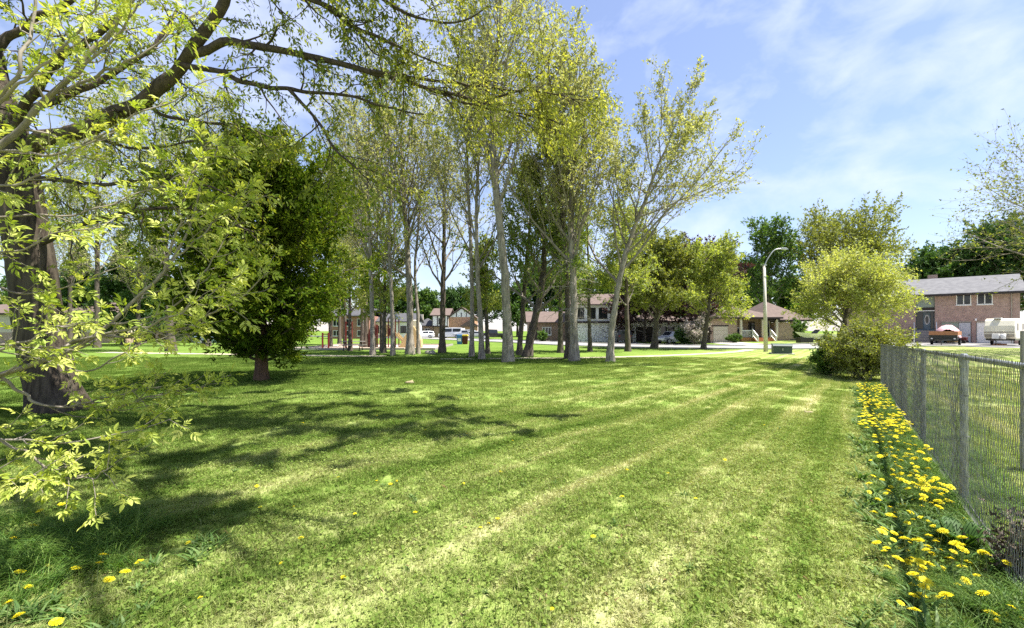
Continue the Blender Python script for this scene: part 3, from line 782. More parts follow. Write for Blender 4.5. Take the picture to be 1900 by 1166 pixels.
# brick house on the right
hr = root('brick_house', 'two storey brown brick house with pale grey roof behind the caravan', 'house', (48.9, 41.5, .3), math.atan2(-.679, .734))
def fx(px):
    k_ = (px - CX) / F; return (41.5 * k_ - 48.9) / (.734 + .679 * k_)
xa, xb = fx(1734.6), fx(1699)
MB().box(xa, 0, 0, 8, 2.2, 5.2).build('wall', M['brick_pink'], hr)
lw = MB()
gd = [(fx(1747), fx(1802.5)), (fx(1811), -.35)]
lw.box(xa, gd[0][0], 0.002, 8, -.3, 2.198); lw.box(gd[0][1], gd[1][0], 0.002, 7.9, -.3, 2.198); lw.box(gd[1][1], 0, .002, 8, -.3, 2.198)
lw.box(gd[0][0], gd[0][1], .4, 7.9, -.3, 2.19); lw.box(gd[1][0], gd[1][1], .4, 7.9, -.3, 2.19)
lw.build('lower_wall', M['brick_pink'], hr)
xd = fx(1779.5)
MB().box(gd[0][0] + .01, xd - .02, .1, .3, -.3, 2.15).build('garage_infill', M['sage'], hr)
window(hr, gd[0][0] + .5, xd - .35, 1.0, 1.75, .1, 1)
d1 = MB().box(xd, gd[0][1] - .05, .05, .25, -.25, 2.1).build('door', M['greydoor'], hr)
MB().box(gd[0][1] - .2, gd[0][1] - .12, -.01, .05, .8, .9).build('handle', M['black'], d1)
for zz0 in (0, 1.0):
    MB().box(xd + .12, gd[0][1] - .2, .03, .06, zz0 + .05, zz0 + .85).build('panel', M['greydoor'], d1)
gdo = MB().box(gd[1][0] + .05, gd[1][1] - .05, .1, .3, -.28, 2.12).build('garage_door', M['white'], hr)
for i in range(4):
    MB().box(gd[1][0] + .1, gd[1][1] - .1, .075, .11, -.22 + i * .58, .3 + i * .58).build('panel', M['white'], gdo)
MB().box(gd[0][0], gd[0][1], -.03, .1, 2.14, 2.24).box(gd[1][0], gd[1][1], -.03, .1, 2.14, 2.24).build('lintel', M['taupe'], hr)
# entry recess
MB().box(-13.2, xb, .001, 8, -.3, 5.2).build('left_wall', M['brick_pink'], hr)
en = MB().box(xb, xa, 1.1, 1.4, -.3, 5.2).build('entry_wall', M['slate'], hr)
MB().box(xb + .01, xa - .01, .25, 1.08, 3.75, 5.1).build('sage_panel', M['sage'], hr)
MB().box(xb + .01, xa - .01, .15, 1.06, 3.45, 3.74).build('beam', M['fascia'], hr)
MB().box(xb - .05, xa + .05, .1, .24, 3.36, 3.44).build('trim', M['white'], hr)
xm = (xa + xb) / 2
de = MB().box(xm - .1, xm + .42, 1.02, 1.09, 1.35, 3.3).build('front_door', M['slate'], hr)
ov_ = [(xm + .16 + .13 * math.cos(i * math.pi / 10), 2.45 + .42 * math.sin(i * math.pi / 10)) for i in range(20)]
MB().prism(ov_, .99, 1.03).build('oval_pane', M['glass'], de)
MB().prism([(xm + .16 + (x_ - xm - .16) * 1.55, 2.45 + (z_ - 2.45) * 1.3) for x_, z_ in ov_], 1.0, 1.025).build('oval_frame', M['white'], de)
MB().box(xb + .08, xm - .16, 1.05, 1.09, 1.5, 3.3).build('sidelight', M['glass'], hr)
MB().box(xm + .46, xa - .08, 1.05, 1.09, 1.5, 3.3).build('sidelight', M['glass'], hr)
st = MB()
for i in range(6): st.box(xb - .1, xa + .1, -1.9 + i * .3, .2, -.3 + i * .265, -.04 + i * .265)
st.box(xb - .1, xa + .1, .2, 1.09, -.3, 1.30)
st.build('steps', M['timber'], hr)
for x_ in (xb - .12, xa + .12):
    r_ = MB().bar((x_, -1.9, .75), (x_, .1, 2.2), .07).bar((x_, -1.9, -.3), (x_, -1.9, .78), .09).bar((x_, .1, .3), (x_, .1, 2.25), .09)
    for i in range(7):
        y_ = -1.7 + i * .27; r_.bar((x_, y_, .0 + (y_ + 1.9) * .6), (x_, y_, .8 + (y_ + 1.9) * .72), .035)
    r_.build('railing', M['white'], hr)
window(hr, fx(1774), fx(1802), 3.9, 5.0, 0)
window(hr, fx(1812.5), fx(1842), 3.9, 5.0, 0)
window(hr, -10.6, -9.2, 3.7, 4.9, 0)
ln = MB().box(-2.98, -2.84, -.16, -.0, 2.28, 2.5).build('wall_lamp', M['white'], hr)
MB().bar((-.55, -.06, .1), (-.55, -.06, 5.1), .07).build('downpipe', M['taupe'], hr)
rr_ = gable_roof(hr, -13.2, 0, 0, 8, 5.2, 7.0, M['roof_grey'], .45, .12)
MB().box(-13.7, .46, -.6, -.44, 4.86, 5.04).build('gutter', M['fascia'], rr_)
MB().prismx([(0.0, 5.2), (8, 5.2), (4, 6.95)], -.12, -.002).build('gable_wall', M['brick_pink'], hr)
MB().box(-6.3, -5.5, 4.5, 5.2, 6.6, 7.6).build('chimney', M['brick_pink'], rr_)
MB().box(-.01, .03, 1.5, 6.5, 2.35, 2.5).build('band_course', M['brick_red'], hr)

# bungalow with the cedar porch
def bx(px, Z=54.0): return (px - CX) / F * Z
def bz(py, Z=54.0): return H + (HY - py) / F * Z
hb = root('bungalow', 'tan brick bungalow with brown hip roof and orange cedar porch behind the lamp post', 'house', (bx(1400), 54, 0))
ox = bx(1400)
q = lambda px: bx(px) - ox
MB().box(q(1318), q(1368), 0, 9, 0, 3.1).build('garage_wall', M['brick_tan'], hb)
MB().box(q(1368) + .002, q(1440), 1.2, 8.9, 0, 3.1).build('porch_wall', M['brick_brown'], hb)
MB().box(q(1440) + .002, q(1482), .3, 9, 0, 2.6).build('wing_wall', M['brick_tan'], hb)
g = MB().box(q(1323), q(1350), -.05, .05, 0, 2.1).build('garage_door', M['cream'], hb)
for i in range(4): MB().box(q(1324), q(1349), -.08, -.04, .05 + i * .52, .5 + i * .52).build('panel', M['cream'], g)
MB().box(q(1321), q(1352), -.04, .06, 2.1, 2.25).build('lintel', M['fascia'], hb)
window(hb, q(1374), q(1388), .95, 2.0, 1.2, 2)
window(hb, q(1424), q(1436), .8, 2.75, .9, 1, M['cream'])
dd_ = MB().box(q(1398), q(1410), 1.1, 1.2, .75, 2.7).build('front_door', M['fascia'], hb)
MB().box(q(1400), q(1408), 1.05, 1.11, 1.7, 2.5).build('pane', M['glass'], dd_)
MB().box(q(1372), q(1438), -.5, 1.19, 0, .72).build('deck', M['deck'], hb)
for i in range(18):
    x_ = q(1372) + (q(1438) - q(1372)) * (i + .03) / 18; x2 = q(1372) + (q(1438) - q(1372)) * (i + .94) / 18
    MB().box(x_, x2, -.53, -.501, .02, .70).build('plank', M['deck'], hb)
for i in range(4):
    MB().box(q(1392), q(1424), -1.7 + i * .3, -.54, i * .18, .17 + i * .18).build('step', M['deck'], hb)
for px_ in (1392, 1425):
    m = MB().bar((q(px_), -1.7, .9), (q(px_), -.5, 1.75), .1).bar((q(px_), -1.7, .25), (q(px_), -.5, 1.05), .08).bar((q(px_), -1.7, 0), (q(px_), -1.7, .95), .11).bar((q(px_), -.5, .7), (q(px_), -.5, 1.8), .11)
    for i in range(4): m.bar((q(px_), -1.45 + .25 * i, .4 + .17 * i), (q(px_), -1.45 + .25 * i, 1.05 + .17 * i), .05)
    m.build('railing', M['white'], hb)
for px_ in (1372, 1412, 1438):
    MB().box(q(px_) - .12, q(px_) + .12, -.45, -.2, .72, 2.95).build('porch_post', M['cream'], hb)
m = MB().box(q(1372), q(1391), -.42, -.36, 1.55, 1.63)
for i in range(9): m.box(q(1373) + i * .14, q(1373) + i * .14 + .04, -.41, -.37, .74, 1.55)
m.build('porch_railing', M['white'], hb)
hip_roof(hb, q(1318), q(1440), -.4, 9, 3.25, 5.0, M['roof_brown'], .4)
hip_roof(hb, q(1430), q(1500), .2, 10.5, 2.95, 5.6, M['roof_brown'], .5)

# house with white stone front, half hidden behind the trees
hw = root('stone_fronted_house', 'white house with white stone lower walls behind the leaning poplar trunk', 'house', (8.5, 61, 0), math.radians(-4))
MB().box(0, 15.4, 0, 8, 0, 2.75).build('lower_wall', M['stone'], hw)
MB().box(.1, 8.6, .15, 7.9, 2.752, 5.3).build('upper_wall', M['white'], hw)
MB().box(-.15, 8.8, -.3, .14, 2.62, 2.9).build('beam', M['fascia'], hw)
for i in range(5): window(hw, .5 + i * 1.62, 1.7 + i * 1.62, 3.3, 4.8, .15, 2, M['fascia'])
window(hw, 12.2, 14.2, .9, 2.2, 0, 2)
gdr = MB().box(8.9, 11.2, -.02, .05, 0, 2.1).build('garage_door', M['fascia'], hw)
gable_roof(hw, 0, 8.7, 0, 8, 5.3, 6.9, M['roof_brown'])
hip_roof(hw, 8.7, 15.4, 0, 8, 2.9, 4.6, M['roof_brown'])
hk = root('brown_brick_house', 'low brown brick house with a white window between the tree trunks', 'house', (2.6, 66, 0))
MB().box(0, 6.2, 0, 8, 0, 2.9).build('wall', M['brick_brown'], hk)
window(hk, 2.0, 3.4, .9, 2.1, 0, 3)
MB().box(.3, 1.3, -.05, .02, 0, 2.1).build('door', M['fascia'], hk)
gable_roof(hk, 0, 6.2, 0, 8, 2.9, 4.5, M['roof_brown'])

# half-timbered house on the far side of the street
ht = root('half_timbered_house', 'orange brick house with black and white half-timbered gable across the street', 'house', (bx(806, 98), 98, 0))
MB().box(0, 3.2, -1, 8, 0, 2.4).build('lower_wall', M['brick_brown'], ht)
up = MB().box(-.3, 3.3, -1.3, 8, 2.402, 5.0).build('upper_wall', M['white'], ht)
m = MB()
for x_ in (-.32, .8, 1.9, 3.1): m.box(x_, x_ + .2, -1.36, -1.29, 2.42, 5.0)
m.box(-.34, 3.34, -1.37, -1.28, 2.40, 2.62); m.box(-.34, 3.34, -1.37, -1.28, 4.8, 5.02)
m.build('half_timber', M['fascia'], ht)
window(ht, 1.15, 1.75, 3.0, 4.3, -1.3, 1, M['fascia'])
MB().box(3.302, 9.2, -.5, 8, 0, 4.6).build('brick_wall', M['brick_orange'], ht)
MB().prism([(3.302, 4.602), (9.2, 4.602), (6.25, 6.6)], -.5, .5).build('gable', M['white'], ht)
m = MB()
for x_ in (5.0, 6.1, 7.2): m.box(x_, x_ + .18, -.56, -.49, 4.65, 5.6)
m.bar((3.2, -.55, 4.5), (6.25, -.55, 6.65), .25).bar((9.3, -.55, 4.5), (6.25, -.55, 6.65), .25)
m.build('half_timber', M['fascia'], ht)
gable_roof(ht, -.3, 3.3, -1.3, 8, 5.0, 6.6, M['roof_brown'])
MB().prism([(3.0, 4.4), (6.25, 6.75), (9.5, 4.4), (9.5, 4.6), (6.25, 6.95), (3.0, 4.6)], -.8, 8).build('roof', M['roof_brown'], ht)
MB().prism([(6.2, 2.6), (8.2, 3.9), (10.2, 2.6), (10.2, 2.4), (6.2, 2.4)], -2.4, -.45).build('porch_roof', M['roof_brown'], ht)
MB().box(6.6, 9.8, -2.2, -.52, 0, 2.39).build('porch_wall', M['brick_orange'], ht)
hd = root('low_dark_roofed_house', 'low pink brick house with dark roof behind the white hatchback', 'house', (bx(774, 100), 100, 0))
MB().box(0, 3.7, 0, 7, 0, 2.6).build('wall', M['brick_tan'], hd)
MB().box(.3, 1.3, -.05, .02, 0, 2.2).build('door', M['slate'], hd)
window(hd, 1.8, 3.0, .9, 2.0, 0, 2)
rf_ = hip_roof(hd, -.2, 3.9, -.5, 7, 2.7, 4.5, M['roof_dark'])
MB().box(.2, .8, 2.6, 3.2, 4.0, 5.4).build('chimney', M['cream'], rf_)
# houses on the left
hl = root('cream_house', 'cream bungalow with brown roof and brick base left of the big trunk', 'house', (-72, 55, 0))
MB().box(0, 22, 0, 8, 0, 1.35).build('brick_base', M['brick_tan'], hl)
MB().box(.02, 21.98, .03, 7.97, 1.352, 3.7).build('wall', M['cream'], hl)
window(hl, 8.5, 10.3, 2.0, 3.1, .03, 2); window(hl, 13, 14.4, 2.0, 3.1, .03, 2); window(hl, 18, 19.5, 2.0, 3.1, .03, 2)
MB().box(16, 17, -.03, .04, .3, 2.4).build('door', M['fascia'], hl)
hip_roof(hl, 0, 22, 0, 8, 3.8, 5.4, M['roof_brown'])
hn = root('red_brick_house', 'red brick house beyond the playground posts', 'house', (bx(612, 82), 82, 0))
MB().box(0, 7.5, 0, 8, 0, 4.4).build('wall', M['brick_red'], hn)
for i in range(3): window(hn, .6 + i * 2.3, 1.9 + i * 2.3, 2.4, 3.8, 0, 2)
for i in range(3): window(hn, .6 + i * 2.3, 1.9 + i * 2.3, .5, 1.6, 0, 2)
gable_roof(hn, 0, 7.5, 0, 8, 4.4, 5.8, M['roof_dark'])
hn2 = root('white_sided_house', 'white sided house half hidden behind the play structure', 'house', (bx(660, 86), 86, 0))
MB().box(0, 11.5, 0, 8, 0, 3.4).build('wall', M['white'], hn2)
for i in range(4): window(hn2, .8 + i * 2.7, 2.0 + i * 2.7, 1.1, 2.5, 0, 2, M['fascia'])
gable_roof(hn2, 0, 11.5, 0, 8, 3.4, 5.0, M['roof_dark'])
hn3 = root('far_bungalow', 'dim bungalow with grey roof behind the woodland on the left', 'house', (-54, 62, 0))
MB().box(0, 12, 0, 8, 0, 3.0).build('wall', M['cream'], hn3)
for i in range(4): window(hn3, .8 + i * 2.8, 2.2 + i * 2.8, 1.1, 2.4, 0, 2)
gable_roof(hn3, 0, 12, 0, 8, 3.0, 4.6, M['roof_grey'])

# ---------------------------------------------------------------- vehicles
def car(name, label, cat, loc, rz, paint, st, cabin, Lw=(.85, .85), wr=.33, W2=.88, group=None, lights=True):
    """st: stations (x, z sill, z belt, z top, half width at belt, half width at top) from rear to nose"""
    t = root(name, label, cat, loc, rz, group)
    V, Fc = [], []
    for x_, zs, zb, zt, hb_, ht_ in st:
        ring = [(-hb_ * .93, zs), (-hb_, (zs + zb) * .5), (-hb_ * .98, zb), (-ht_, zt), (ht_, zt), (hb_ * .98, zb), (hb_, (zs + zb) * .5), (hb_ * .93, zs)]
        V += [(x_, yy, zz_) for yy, zz_ in ring]
    n = len(st)
    for i in range(n - 1):
        for k_ in range(8):
            Fc.append((i * 8 + k_, i * 8 + (k_ + 1) % 8, (i + 1) * 8 + (k_ + 1) % 8, (i + 1) * 8 + k_))
    Fc += [tuple(range(7, -1, -1)), tuple((n - 1) * 8 + k_ for k_ in range(8))]
    MB().add(V, Fc).build('body', paint, t, bevel=.03)
    # side glass, front and rear glass of the cabin between stations cabin[0]..cabin[-1]
    for sgn in (-1, 1):
        for a, b in zip(cabin[:-1], cabin[1:]):
            A, B = st[a], st[b]
            qd = []
            for S_, tt_ in ((A, .12), (B, .12), (B, .86), (A, .86)):
                zz_ = S_[2] + (S_[3] - S_[2]) * tt_; hy = S_[4] * .98 + (S_[5] - S_[4] * .98) * tt_
                qd.append(Vector((S_[0], sgn * (hy + .012), zz_)))
            c = sum(qd, Vector()) / 4
            qd = [c + (p - c) * .9 for p in qd]
            MB().add(qd + [p - Vector((0, sgn * .03, 0)) for p in qd], [(0, 1, 2, 3), (4, 5, 6, 7), (0, 1, 5, 4), (2, 3, 7, 6), (1, 2, 6, 5), (3, 0, 4, 7)]).build('side_window', M['glass'], t)
    for a, b, sx in ((cabin[-1], cabin[-1] + 1, 1), (cabin[0], cabin[0] - 1, -1)):
        if 0 <= b < n:
            A, B = st[a], st[b]
            qd = []
            for u_, sgn in ((.12, -1), (.12, 1), (.88, 1), (.88, -1)):
                qd.append(Vector((B[0] + (A[0] - B[0]) * u_ + sx * .012, sgn * .86 * (B[5] + (A[5] - B[5]) * u_), B[3] + (A[3] - B[3]) * u_ + .015)))
            MB().add(qd + [p - Vector((sx * .03, 0, .02)) for p in qd], [(0, 1, 2, 3), (4, 5, 6, 7), (0, 1, 5, 4), (2, 3, 7, 6), (1, 2, 6, 5), (3, 0, 4, 7)]).build('windscreen' if sx > 0 else 'rear_window', M['glass'], t)
    x0, x1 = st[0][0], st[-1][0]
    for x_ in (x0 + Lw[0], x1 - Lw[1]):
        for sgn in (-1, 1):
            y_ = sgn * (W2 - .1)
            w_ = MB().cyl((x_, y_ - .11, wr), (x_, y_ + .11, wr), wr, n=18).build('wheel', M['rubber'], t)
            MB().cyl((x_, y_ + sgn * .1, wr), (x_, y_ + sgn * .125, wr), wr * .62, n=14).build('rim', M['steel'], w_)
    if lights:
        zf = (st[-1][1] + st[-1][2]) / 2 + .12; zb_ = (st[0][1] + st[0][2]) / 2 + .2
        for sgn in (-1, 1):
            MB().box(x1 - .05, x1 + .02, sgn * .62 - .14, sgn * .62 + .14, zf - .07, zf + .07).build('headlight', M['white'], t)
            MB().box(x0 - .02, x0 + .04, sgn * .68 - .1, sgn * .68 + .1, zb_ - .12, zb_ + .12).build('tail_light', M['red'], t)
        MB().box(x1 - .03, x1 + .04, -.5, .5, st[-1][1] + .02, st[-1][1] + .16).build('grille', M['black'], t)
    return t
hatch = [(-2.0, .32, .85, .95, .78, .6), (-1.85, .25, .92, 1.38, .86, .58), (-.9, .22, .92, 1.5, .88, .62), (.35, .22, .90, 1.46, .88, .60), (1.05, .22, .90, .96, .87, .66), (1.8, .25, .80, .84, .83, .6), (2.08, .32, .62, .66, .7, .5)]
van = [(-2.6, .35, 1.1, 2.0, .92, .78), (-2.4, .3, 1.15, 2.12, .95, .8), (-.5, .28, 1.15, 2.15, .97, .82), (1.2, .28, 1.1, 2.1, .97, .8), (1.9, .28, 1.05, 1.15, .95, .75), (2.45, .3, .9, .96, .9, .65), (2.6, .38, .7, .75, .8, .55)]
pick = [(-2.8, .55, 1.05, 1.06, .9, .85), (-.55, .5, 1.08, 1.10, .95, .88), (-.45, .48, 1.1, 1.72, .95, .72), (.9, .46, 1.1, 1.78, .96, .74), (1.6, .46, 1.08, 1.16, .95, .8), (2.6, .48, 1.0, 1.04, .92, .75), (2.78, .55, .75, .8, .86, .7)]
suv = [(-2.2, .38, 1.0, 1.1, .86, .7), (-2.05, .32, 1.05, 1.62, .92, .68), (-.8, .3, 1.05, 1.72, .94, .72), (.5, .3, 1.02, 1.68, .94, .7), (1.15, .3, 1.02, 1.08, .93, .74), (2.05, .34, .92, .95, .88, .66), (2.25, .42, .7, .74, .78, .6)]
car('white_hatchback', 'small white hatchback parked before the low dark roofed house', 'car', (bx(788, 90), 90, 0), math.radians(185), M['carwhite'], hatch, (1, 2, 3))
car('white_van', 'white van parked in front of the half-timbered house', 'van', (bx(838, 88), 88, 0), math.radians(165), M['carwhite'], van, (1, 2, 3), wr=.38, W2=.97)
car('silver_hatchback', 'silver hatchback parked beneath the trees beside the blossom shrub', 'car', (bx(1246, 52.5), 52.5, 0), math.radians(205), M['silver'], hatch, (1, 2, 3))
car('black_pickup_truck', 'black pickup truck parked along the street between the trunks', 'truck', (bx(917, 76), 76, 0), math.radians(188), M['black'], pick, (2, 3), (1.1, .95), .42, .95)
car('grey_sedan', 'dark grey car half hidden behind two thin trunks', 'car', (bx(886, 84), 84, 0), math.radians(10), M['steel'], hatch, (1, 2, 3))
car('black_suv', 'black sport utility vehicle standing in the drive beside the white stone wall', 'car', (bx(1157, 56), 56, 0), math.radians(80), M['black'], suv, (1, 2, 3), wr=.38, W2=.94)
car('silver_suv', 'silver sport utility vehicle just right of the white van', 'car', (bx(862, 86), 86, 0), math.radians(175), M['silver'], suv, (1, 2, 3), wr=.38, W2=.94)
car('parked_blue_car', 'blue grey car on the far street seen under the left branches', 'car', (-33, 48, 0), math.radians(8), M['slate'], hatch, (1, 2, 3))

# caravan
Zc = 34.0
rv = root('caravan', 'cream and white travel caravan with taupe stripe parked on the drive', 'caravan', (41.9, 37.0, .3), math.radians(-58)); rv.scale = (.78, .85, .95)
prof = [(-.35, .75), (-.5, 1.15), (-.42, 1.75), (-.1, 2.28), (.35, 2.45), (4.3, 2.45), (4.6, 2.2), (4.7, 1.2), (4.55, .62), (0, .62)]
MB().prismx([(y_, z_) for y_, z_ in prof], -1.15, 1.15).build('body', M['creamlite'], rv, bevel=.06)
MB().prismx([(-.44, .78), (-.535, 1.02), (-.46, 1.03), (-.3, .78)], -1.1, 1.1).build('lower_band', M['taupe'], rv)
MB().prismx([(-.53, 1.17), (-.52, 1.26), (-.44, 1.26), (-.44, 1.17)], -1.12, 1.12).build('stripe', M['taupe'], rv)
for i in range(4):
    z0_ = 1.32 + i * .13; MB().prismx([(-.5 + i * .025, z0_), (-.485 + i * .025, z0_ + .1), (-.40, z0_ + .1), (-.40, z0_)], -1.05, 1.05).build('siding_rib', M['creamlite'], rv)
MB().box(1.13, 1.17, .4, 1.0, 1.4, 2.0).build('side_window', M['glass'], rv)
MB().box(1.13, 1.17, 1.7, 2.3, .75, 2.1).build('side_door', M['white'], rv)
MB().box(1.13, 1.17, 2.8, 3.8, 1.35, 2.0).build('side_window', M['glass'], rv)
MB().box(1.12, 1.18, -.2, .35, .8, 1.2).build('hatch', M['white'], rv)
MB().box(-.45, .1, -1.0, -.62, .62, 1.08).build('battery_box', M['white'], rv, bevel=.04)
MB().cyl((.36, -.82, .6), (.36, -.82, 1.08), .21, n=16).build('gas_bottle', M['white'], rv, smooth=True)
MB().bar((-.9, .1, .5), (0, -1.9, .5), .08).bar((.9, .1, .5), (0, -1.9, .5), .08).box(-1.1, 1.1, 0, 4.5, .48, .62).bar((0, -1.7, 0), (0, -1.7, .6), .07).build('chassis', M['black'], rv)
for sgn in (-1, 1):
    for y_ in (2.3,):
        w_ = MB().cyl((sgn * .98, y_, .33), (sgn * 1.14, y_, .33), .33, n=18).build('wheel', M['rubber'], rv)
        MB().cyl((sgn * 1.12, y_, .33), (sgn * 1.155, y_, .33), .19, n=14).build('rim', M['white'], w_)
MB().box(-.5, .1, -.3, .4, 2.44, 2.52).build('roof_vent', M['white'], rv)
pk = MB().box(-.55, .55, -.25, .0, 0, .1).box(-.45, .5, -.22, -.03, .101, .19); pk.build('chock_block', M['deck'], rv)

# utility trailer with timber sides
ut = root('utility_trailer', 'black utility trailer with orange timber sides on the drive', 'trailer', (38.0, 38.0, .3), math.radians(-52)); ut.scale = (.8, .85, .9)
MB().box(-1.1, 1.1, 0, 2.6, .55, .72).box(-1.1, 1.1, -.04, .02, .42, 1.0).build('frame', M['black'], ut)
MB().bar((-.8, 0, .55), (0, -1.3, .5), .08).bar((.8, 0, .55), (0, -1.3, .5), .08).bar((0, -1.1, 0), (0, -1.1, .6), .06).build('drawbar', M['black'], ut)
for a, b, c, d in ((-1.14, 1.14, -.06, -.01), (-1.14, 1.14, 2.6, 2.65), (-1.14, -1.09, 0, 2.6), (1.09, 1.14, 0, 2.6)):
    for i in range(2): MB().box(a, b, c, d, 1.0 + i * .19, 1.18 + i * .19).build('plank', M['deck'], ut)
for sgn in (-1, 1):
    w_ = MB().cyl((sgn * 1.02, 1.4, .33), (sgn * 1.2, 1.4, .33), .33, n=18).build('wheel', M['rubber'], ut)
    MB().cyl((sgn * 1.17, 1.4, .33), (sgn * 1.215, 1.4, .33), .18, n=12).build('rim', M['steel'], w_)
    MB().box(sgn * 1.24 - .14, sgn * 1.24 + .14, .95, 1.85, .70, .74).build('mudguard', M['black'], ut)
    MB().box(sgn * .9 - .08, sgn * .9 + .08, -.08, -.03, .6, .7).build('tail_light', M['white'], ut)
# boat under a pink tarp
rgp = np.random.default_rng(8)
n1, n2 = 20, 12
uu, vv = np.meshgrid(np.linspace(0, 1, n1), np.linspace(-1, 1, n2), indexing='ij')
hgt = (.75 + .62 * np.sin(np.pi * np.clip(uu * .9 + .12, 0, 1)) ** .7) * (1 - .45 * np.abs(vv) ** 2.2) + rgp.normal(0, .025, uu.shape)
Vp = np.stack([-2.2 + uu * 4.2, vv * (.35 + .65 * np.sin(np.pi * (uu * .75 + .2))), hgt], -1)
edge = np.abs(vv) > .99
Vp[..., 2] = np.where(edge, .45 + rgp.normal(0, .05, uu.shape), Vp[..., 2])
ii = (np.arange(n1 - 1)[:, None] * n2 + np.arange(n2 - 1)[None]).ravel()
tb = root('covered_boat', 'boat wrapped in a faded pink tarp behind the timber trailer', 'boat', (43.0, 42.6, .3), math.radians(48)); tb.scale = (.95, .95, 1.35)
link('tarp', mesh_np('tarp', Vp.reshape(-1, 3), [np.stack([ii, ii + n2, ii + n2 + 1, ii + 1], 1)], smooth=True), M['pink'], tb)
MB().prism([(-1.9, .5), (1.6, .45), (2.0, .75), (-2.1, .75)], -.7, .7).build('hull', M['white'], tb)
MB().bar((-2, -.4, .35), (2.6, 0, .35), .1).bar((-2, .4, .35), (2.6, 0, .35), .1).build('trailer_frame', M['black'], tb)
for sgn in (-1, 1): MB().cyl((-.6, sgn * .75, .28), (-.6, sgn * .9, .28), .28, n=16).build('wheel', M['rubber'], tb)
# ride-on mower
mw = root('ride_on_mower', 'small dark ride-on mower standing before the grey garage door', 'mower', (44.3, 43.0, .3), math.radians(-60))
MB().prism([(-.2, .3), (.75, .3), (.8, .62), (.1, .72), (-.2, .5)], -.25, .25).build('bonnet', M['maroon'], mw, bevel=.03)
MB().box(-.75, -.3, -.22, .22, .45, .55).box(-.8, -.7, -.2, .2, .55, .95).build('seat', M['black'], mw, bevel=.03)
MB().box(-.6, .3, -.5, .5, .12, .26).build('cutting_deck', M['tan'], mw, bevel=.03)
MB().bar((.05, 0, .6), (-.2, 0, .95), .04).cyl((-.2, 0, .93), (-.22, 0, .96), .16, n=14).build('steering_wheel', M['black'], mw)
for x_, r_ in ((-.55, .25), (.6, .18)):
    for sgn in (-1, 1): MB().cyl((x_, sgn * .3, r_), (x_, sgn * .48, r_), r_, n=16).build('wheel', M['rubber'], mw)
# motor boat on the bungalow's side
mb_ = root('motor_boat', 'white motor boat on a trailer between the bungalow and the lime green tree', 'boat', (bx(1518, 50), 50, .2), math.radians(176))
MB().add([(-2.2, -.85, .95), (-2.2, .85, .95), (-2.2, .6, .45), (-2.2, -.6, .45), (1.2, -.85, 1.05), (1.2, .85, 1.05), (1.0, .3, .4), (1.0, -.3, .4), (2.6, 0, 1.25), (2.0, 0, .75)],
         [(0, 1, 2, 3), (0, 4, 5, 1), (1, 5, 6, 2), (3, 7, 4, 0), (2, 6, 7, 3), (4, 8, 5), (5, 8, 9, 6), (4, 7, 9, 8), (6, 9, 7)]).build('hull', M['white'], mb_)
MB().add([(.5, -.6, 1.04), (.5, .6, 1.04), (.05, .5, 1.5), (.05, -.5, 1.5), (.46, -.58, 1.04), (.46, .58, 1.04), (.01, .48, 1.49), (.01, -.48, 1.49)],
         [(0, 1, 2, 3), (7, 6, 5, 4), (0, 4, 5, 1), (2, 6, 7, 3), (1, 5, 6, 2), (3, 7, 4, 0)]).build('windscreen', M['glass'], mb_)
MB().bar((-2, 0, .3), (3.1, 0, .35), .12).bar((-.5, -.8, .3), (-.5, .8, .3), .1).build('trailer_frame', M['black'], mb_)
for sgn in (-1, 1): MB().cyl((-.5, sgn * .75, .28), (-.5, sgn * .92, .28), .28, n=16).build('wheel', M['rubber'], mb_)
MB().box(-2.5, -2.2, -.2, .2, .5, 1.35).build('outboard_motor', M['black'], mb_, bevel=.05)
bk = root('storage_chest', 'black storage chest standing beside the bungalow wall', 'chest', (bx(1493, 47), 47, .1), 0)
MB().box(-.7, .7, -.4, .4, 0, .62).build('body', M['black'], bk, bevel=.02)
MB().box(-.74, .74, -.44, .44, .622, .72).build('lid', M['black'], bk, bevel=.02)

# ---------------------------------------------------------------- street lamp, transformer box, bins
g_ = G(1421, 653)
lp = root('street_lamp', 'tall pale concrete street lamp with curved arm beside the road', 'street lamp', tuple(g_))
MB().cyl((0, 0, -.1), (-.12, 0, 6.6), .155, .085, 16).build('pole', M['lampgrey'], lp, smooth=True)
arm = resample([(-.12, 0, 6.45), (.1, 0, 6.95), (.5, 0, 7.55), (.8, 0, 7.75), (1.2, 0, 7.8)], 12)[None]
link('arm', mesh_np('arm', *tubes(arm, np.full((1, 12), .04), 8), smooth=True), M['steel'], lp)
MB().prism([(1.1, 7.74), (1.55, 7.70), (1.65, 7.76), (1.5, 7.85), (1.15, 7.86)], -.11, .11).build('lamp_head', M['steel'], lp, bevel=.02)
MB().box(-.19, -.02, -.11, -.06, 5.6, 5.7).box(-.22, .0, -.12, .12, 6.5, 6.6).build('bracket', M['steel'], lp)
g_ = G(1452, 657.5)
tx = root('transformer_box', 'dark green pad-mounted transformer box on the lawn by the road', 'utility box', tuple(g_), math.radians(-24))
MB().box(-.68, .68, -.2, 1.0, -.05, .07).build('concrete_pad', M['concrete'], tx)
MB().prismx([(-.1, .072), (.9, .072), (.9, .66), (.0, .62), (-.1, .5)], -.55, .55).build('cabinet', M['green_box'], tx, bevel=.015)
MB().prismx([(-.14, .56), (-.02, .665), (.93, .705), (.93, .664), (.0, .625), (-.11, .535)], -.58, .58).build('lid', M['green_box'], tx)
MB().box(-.03, .03, -.13, -.1, .25, .4).build('latch', M['steel'], tx)
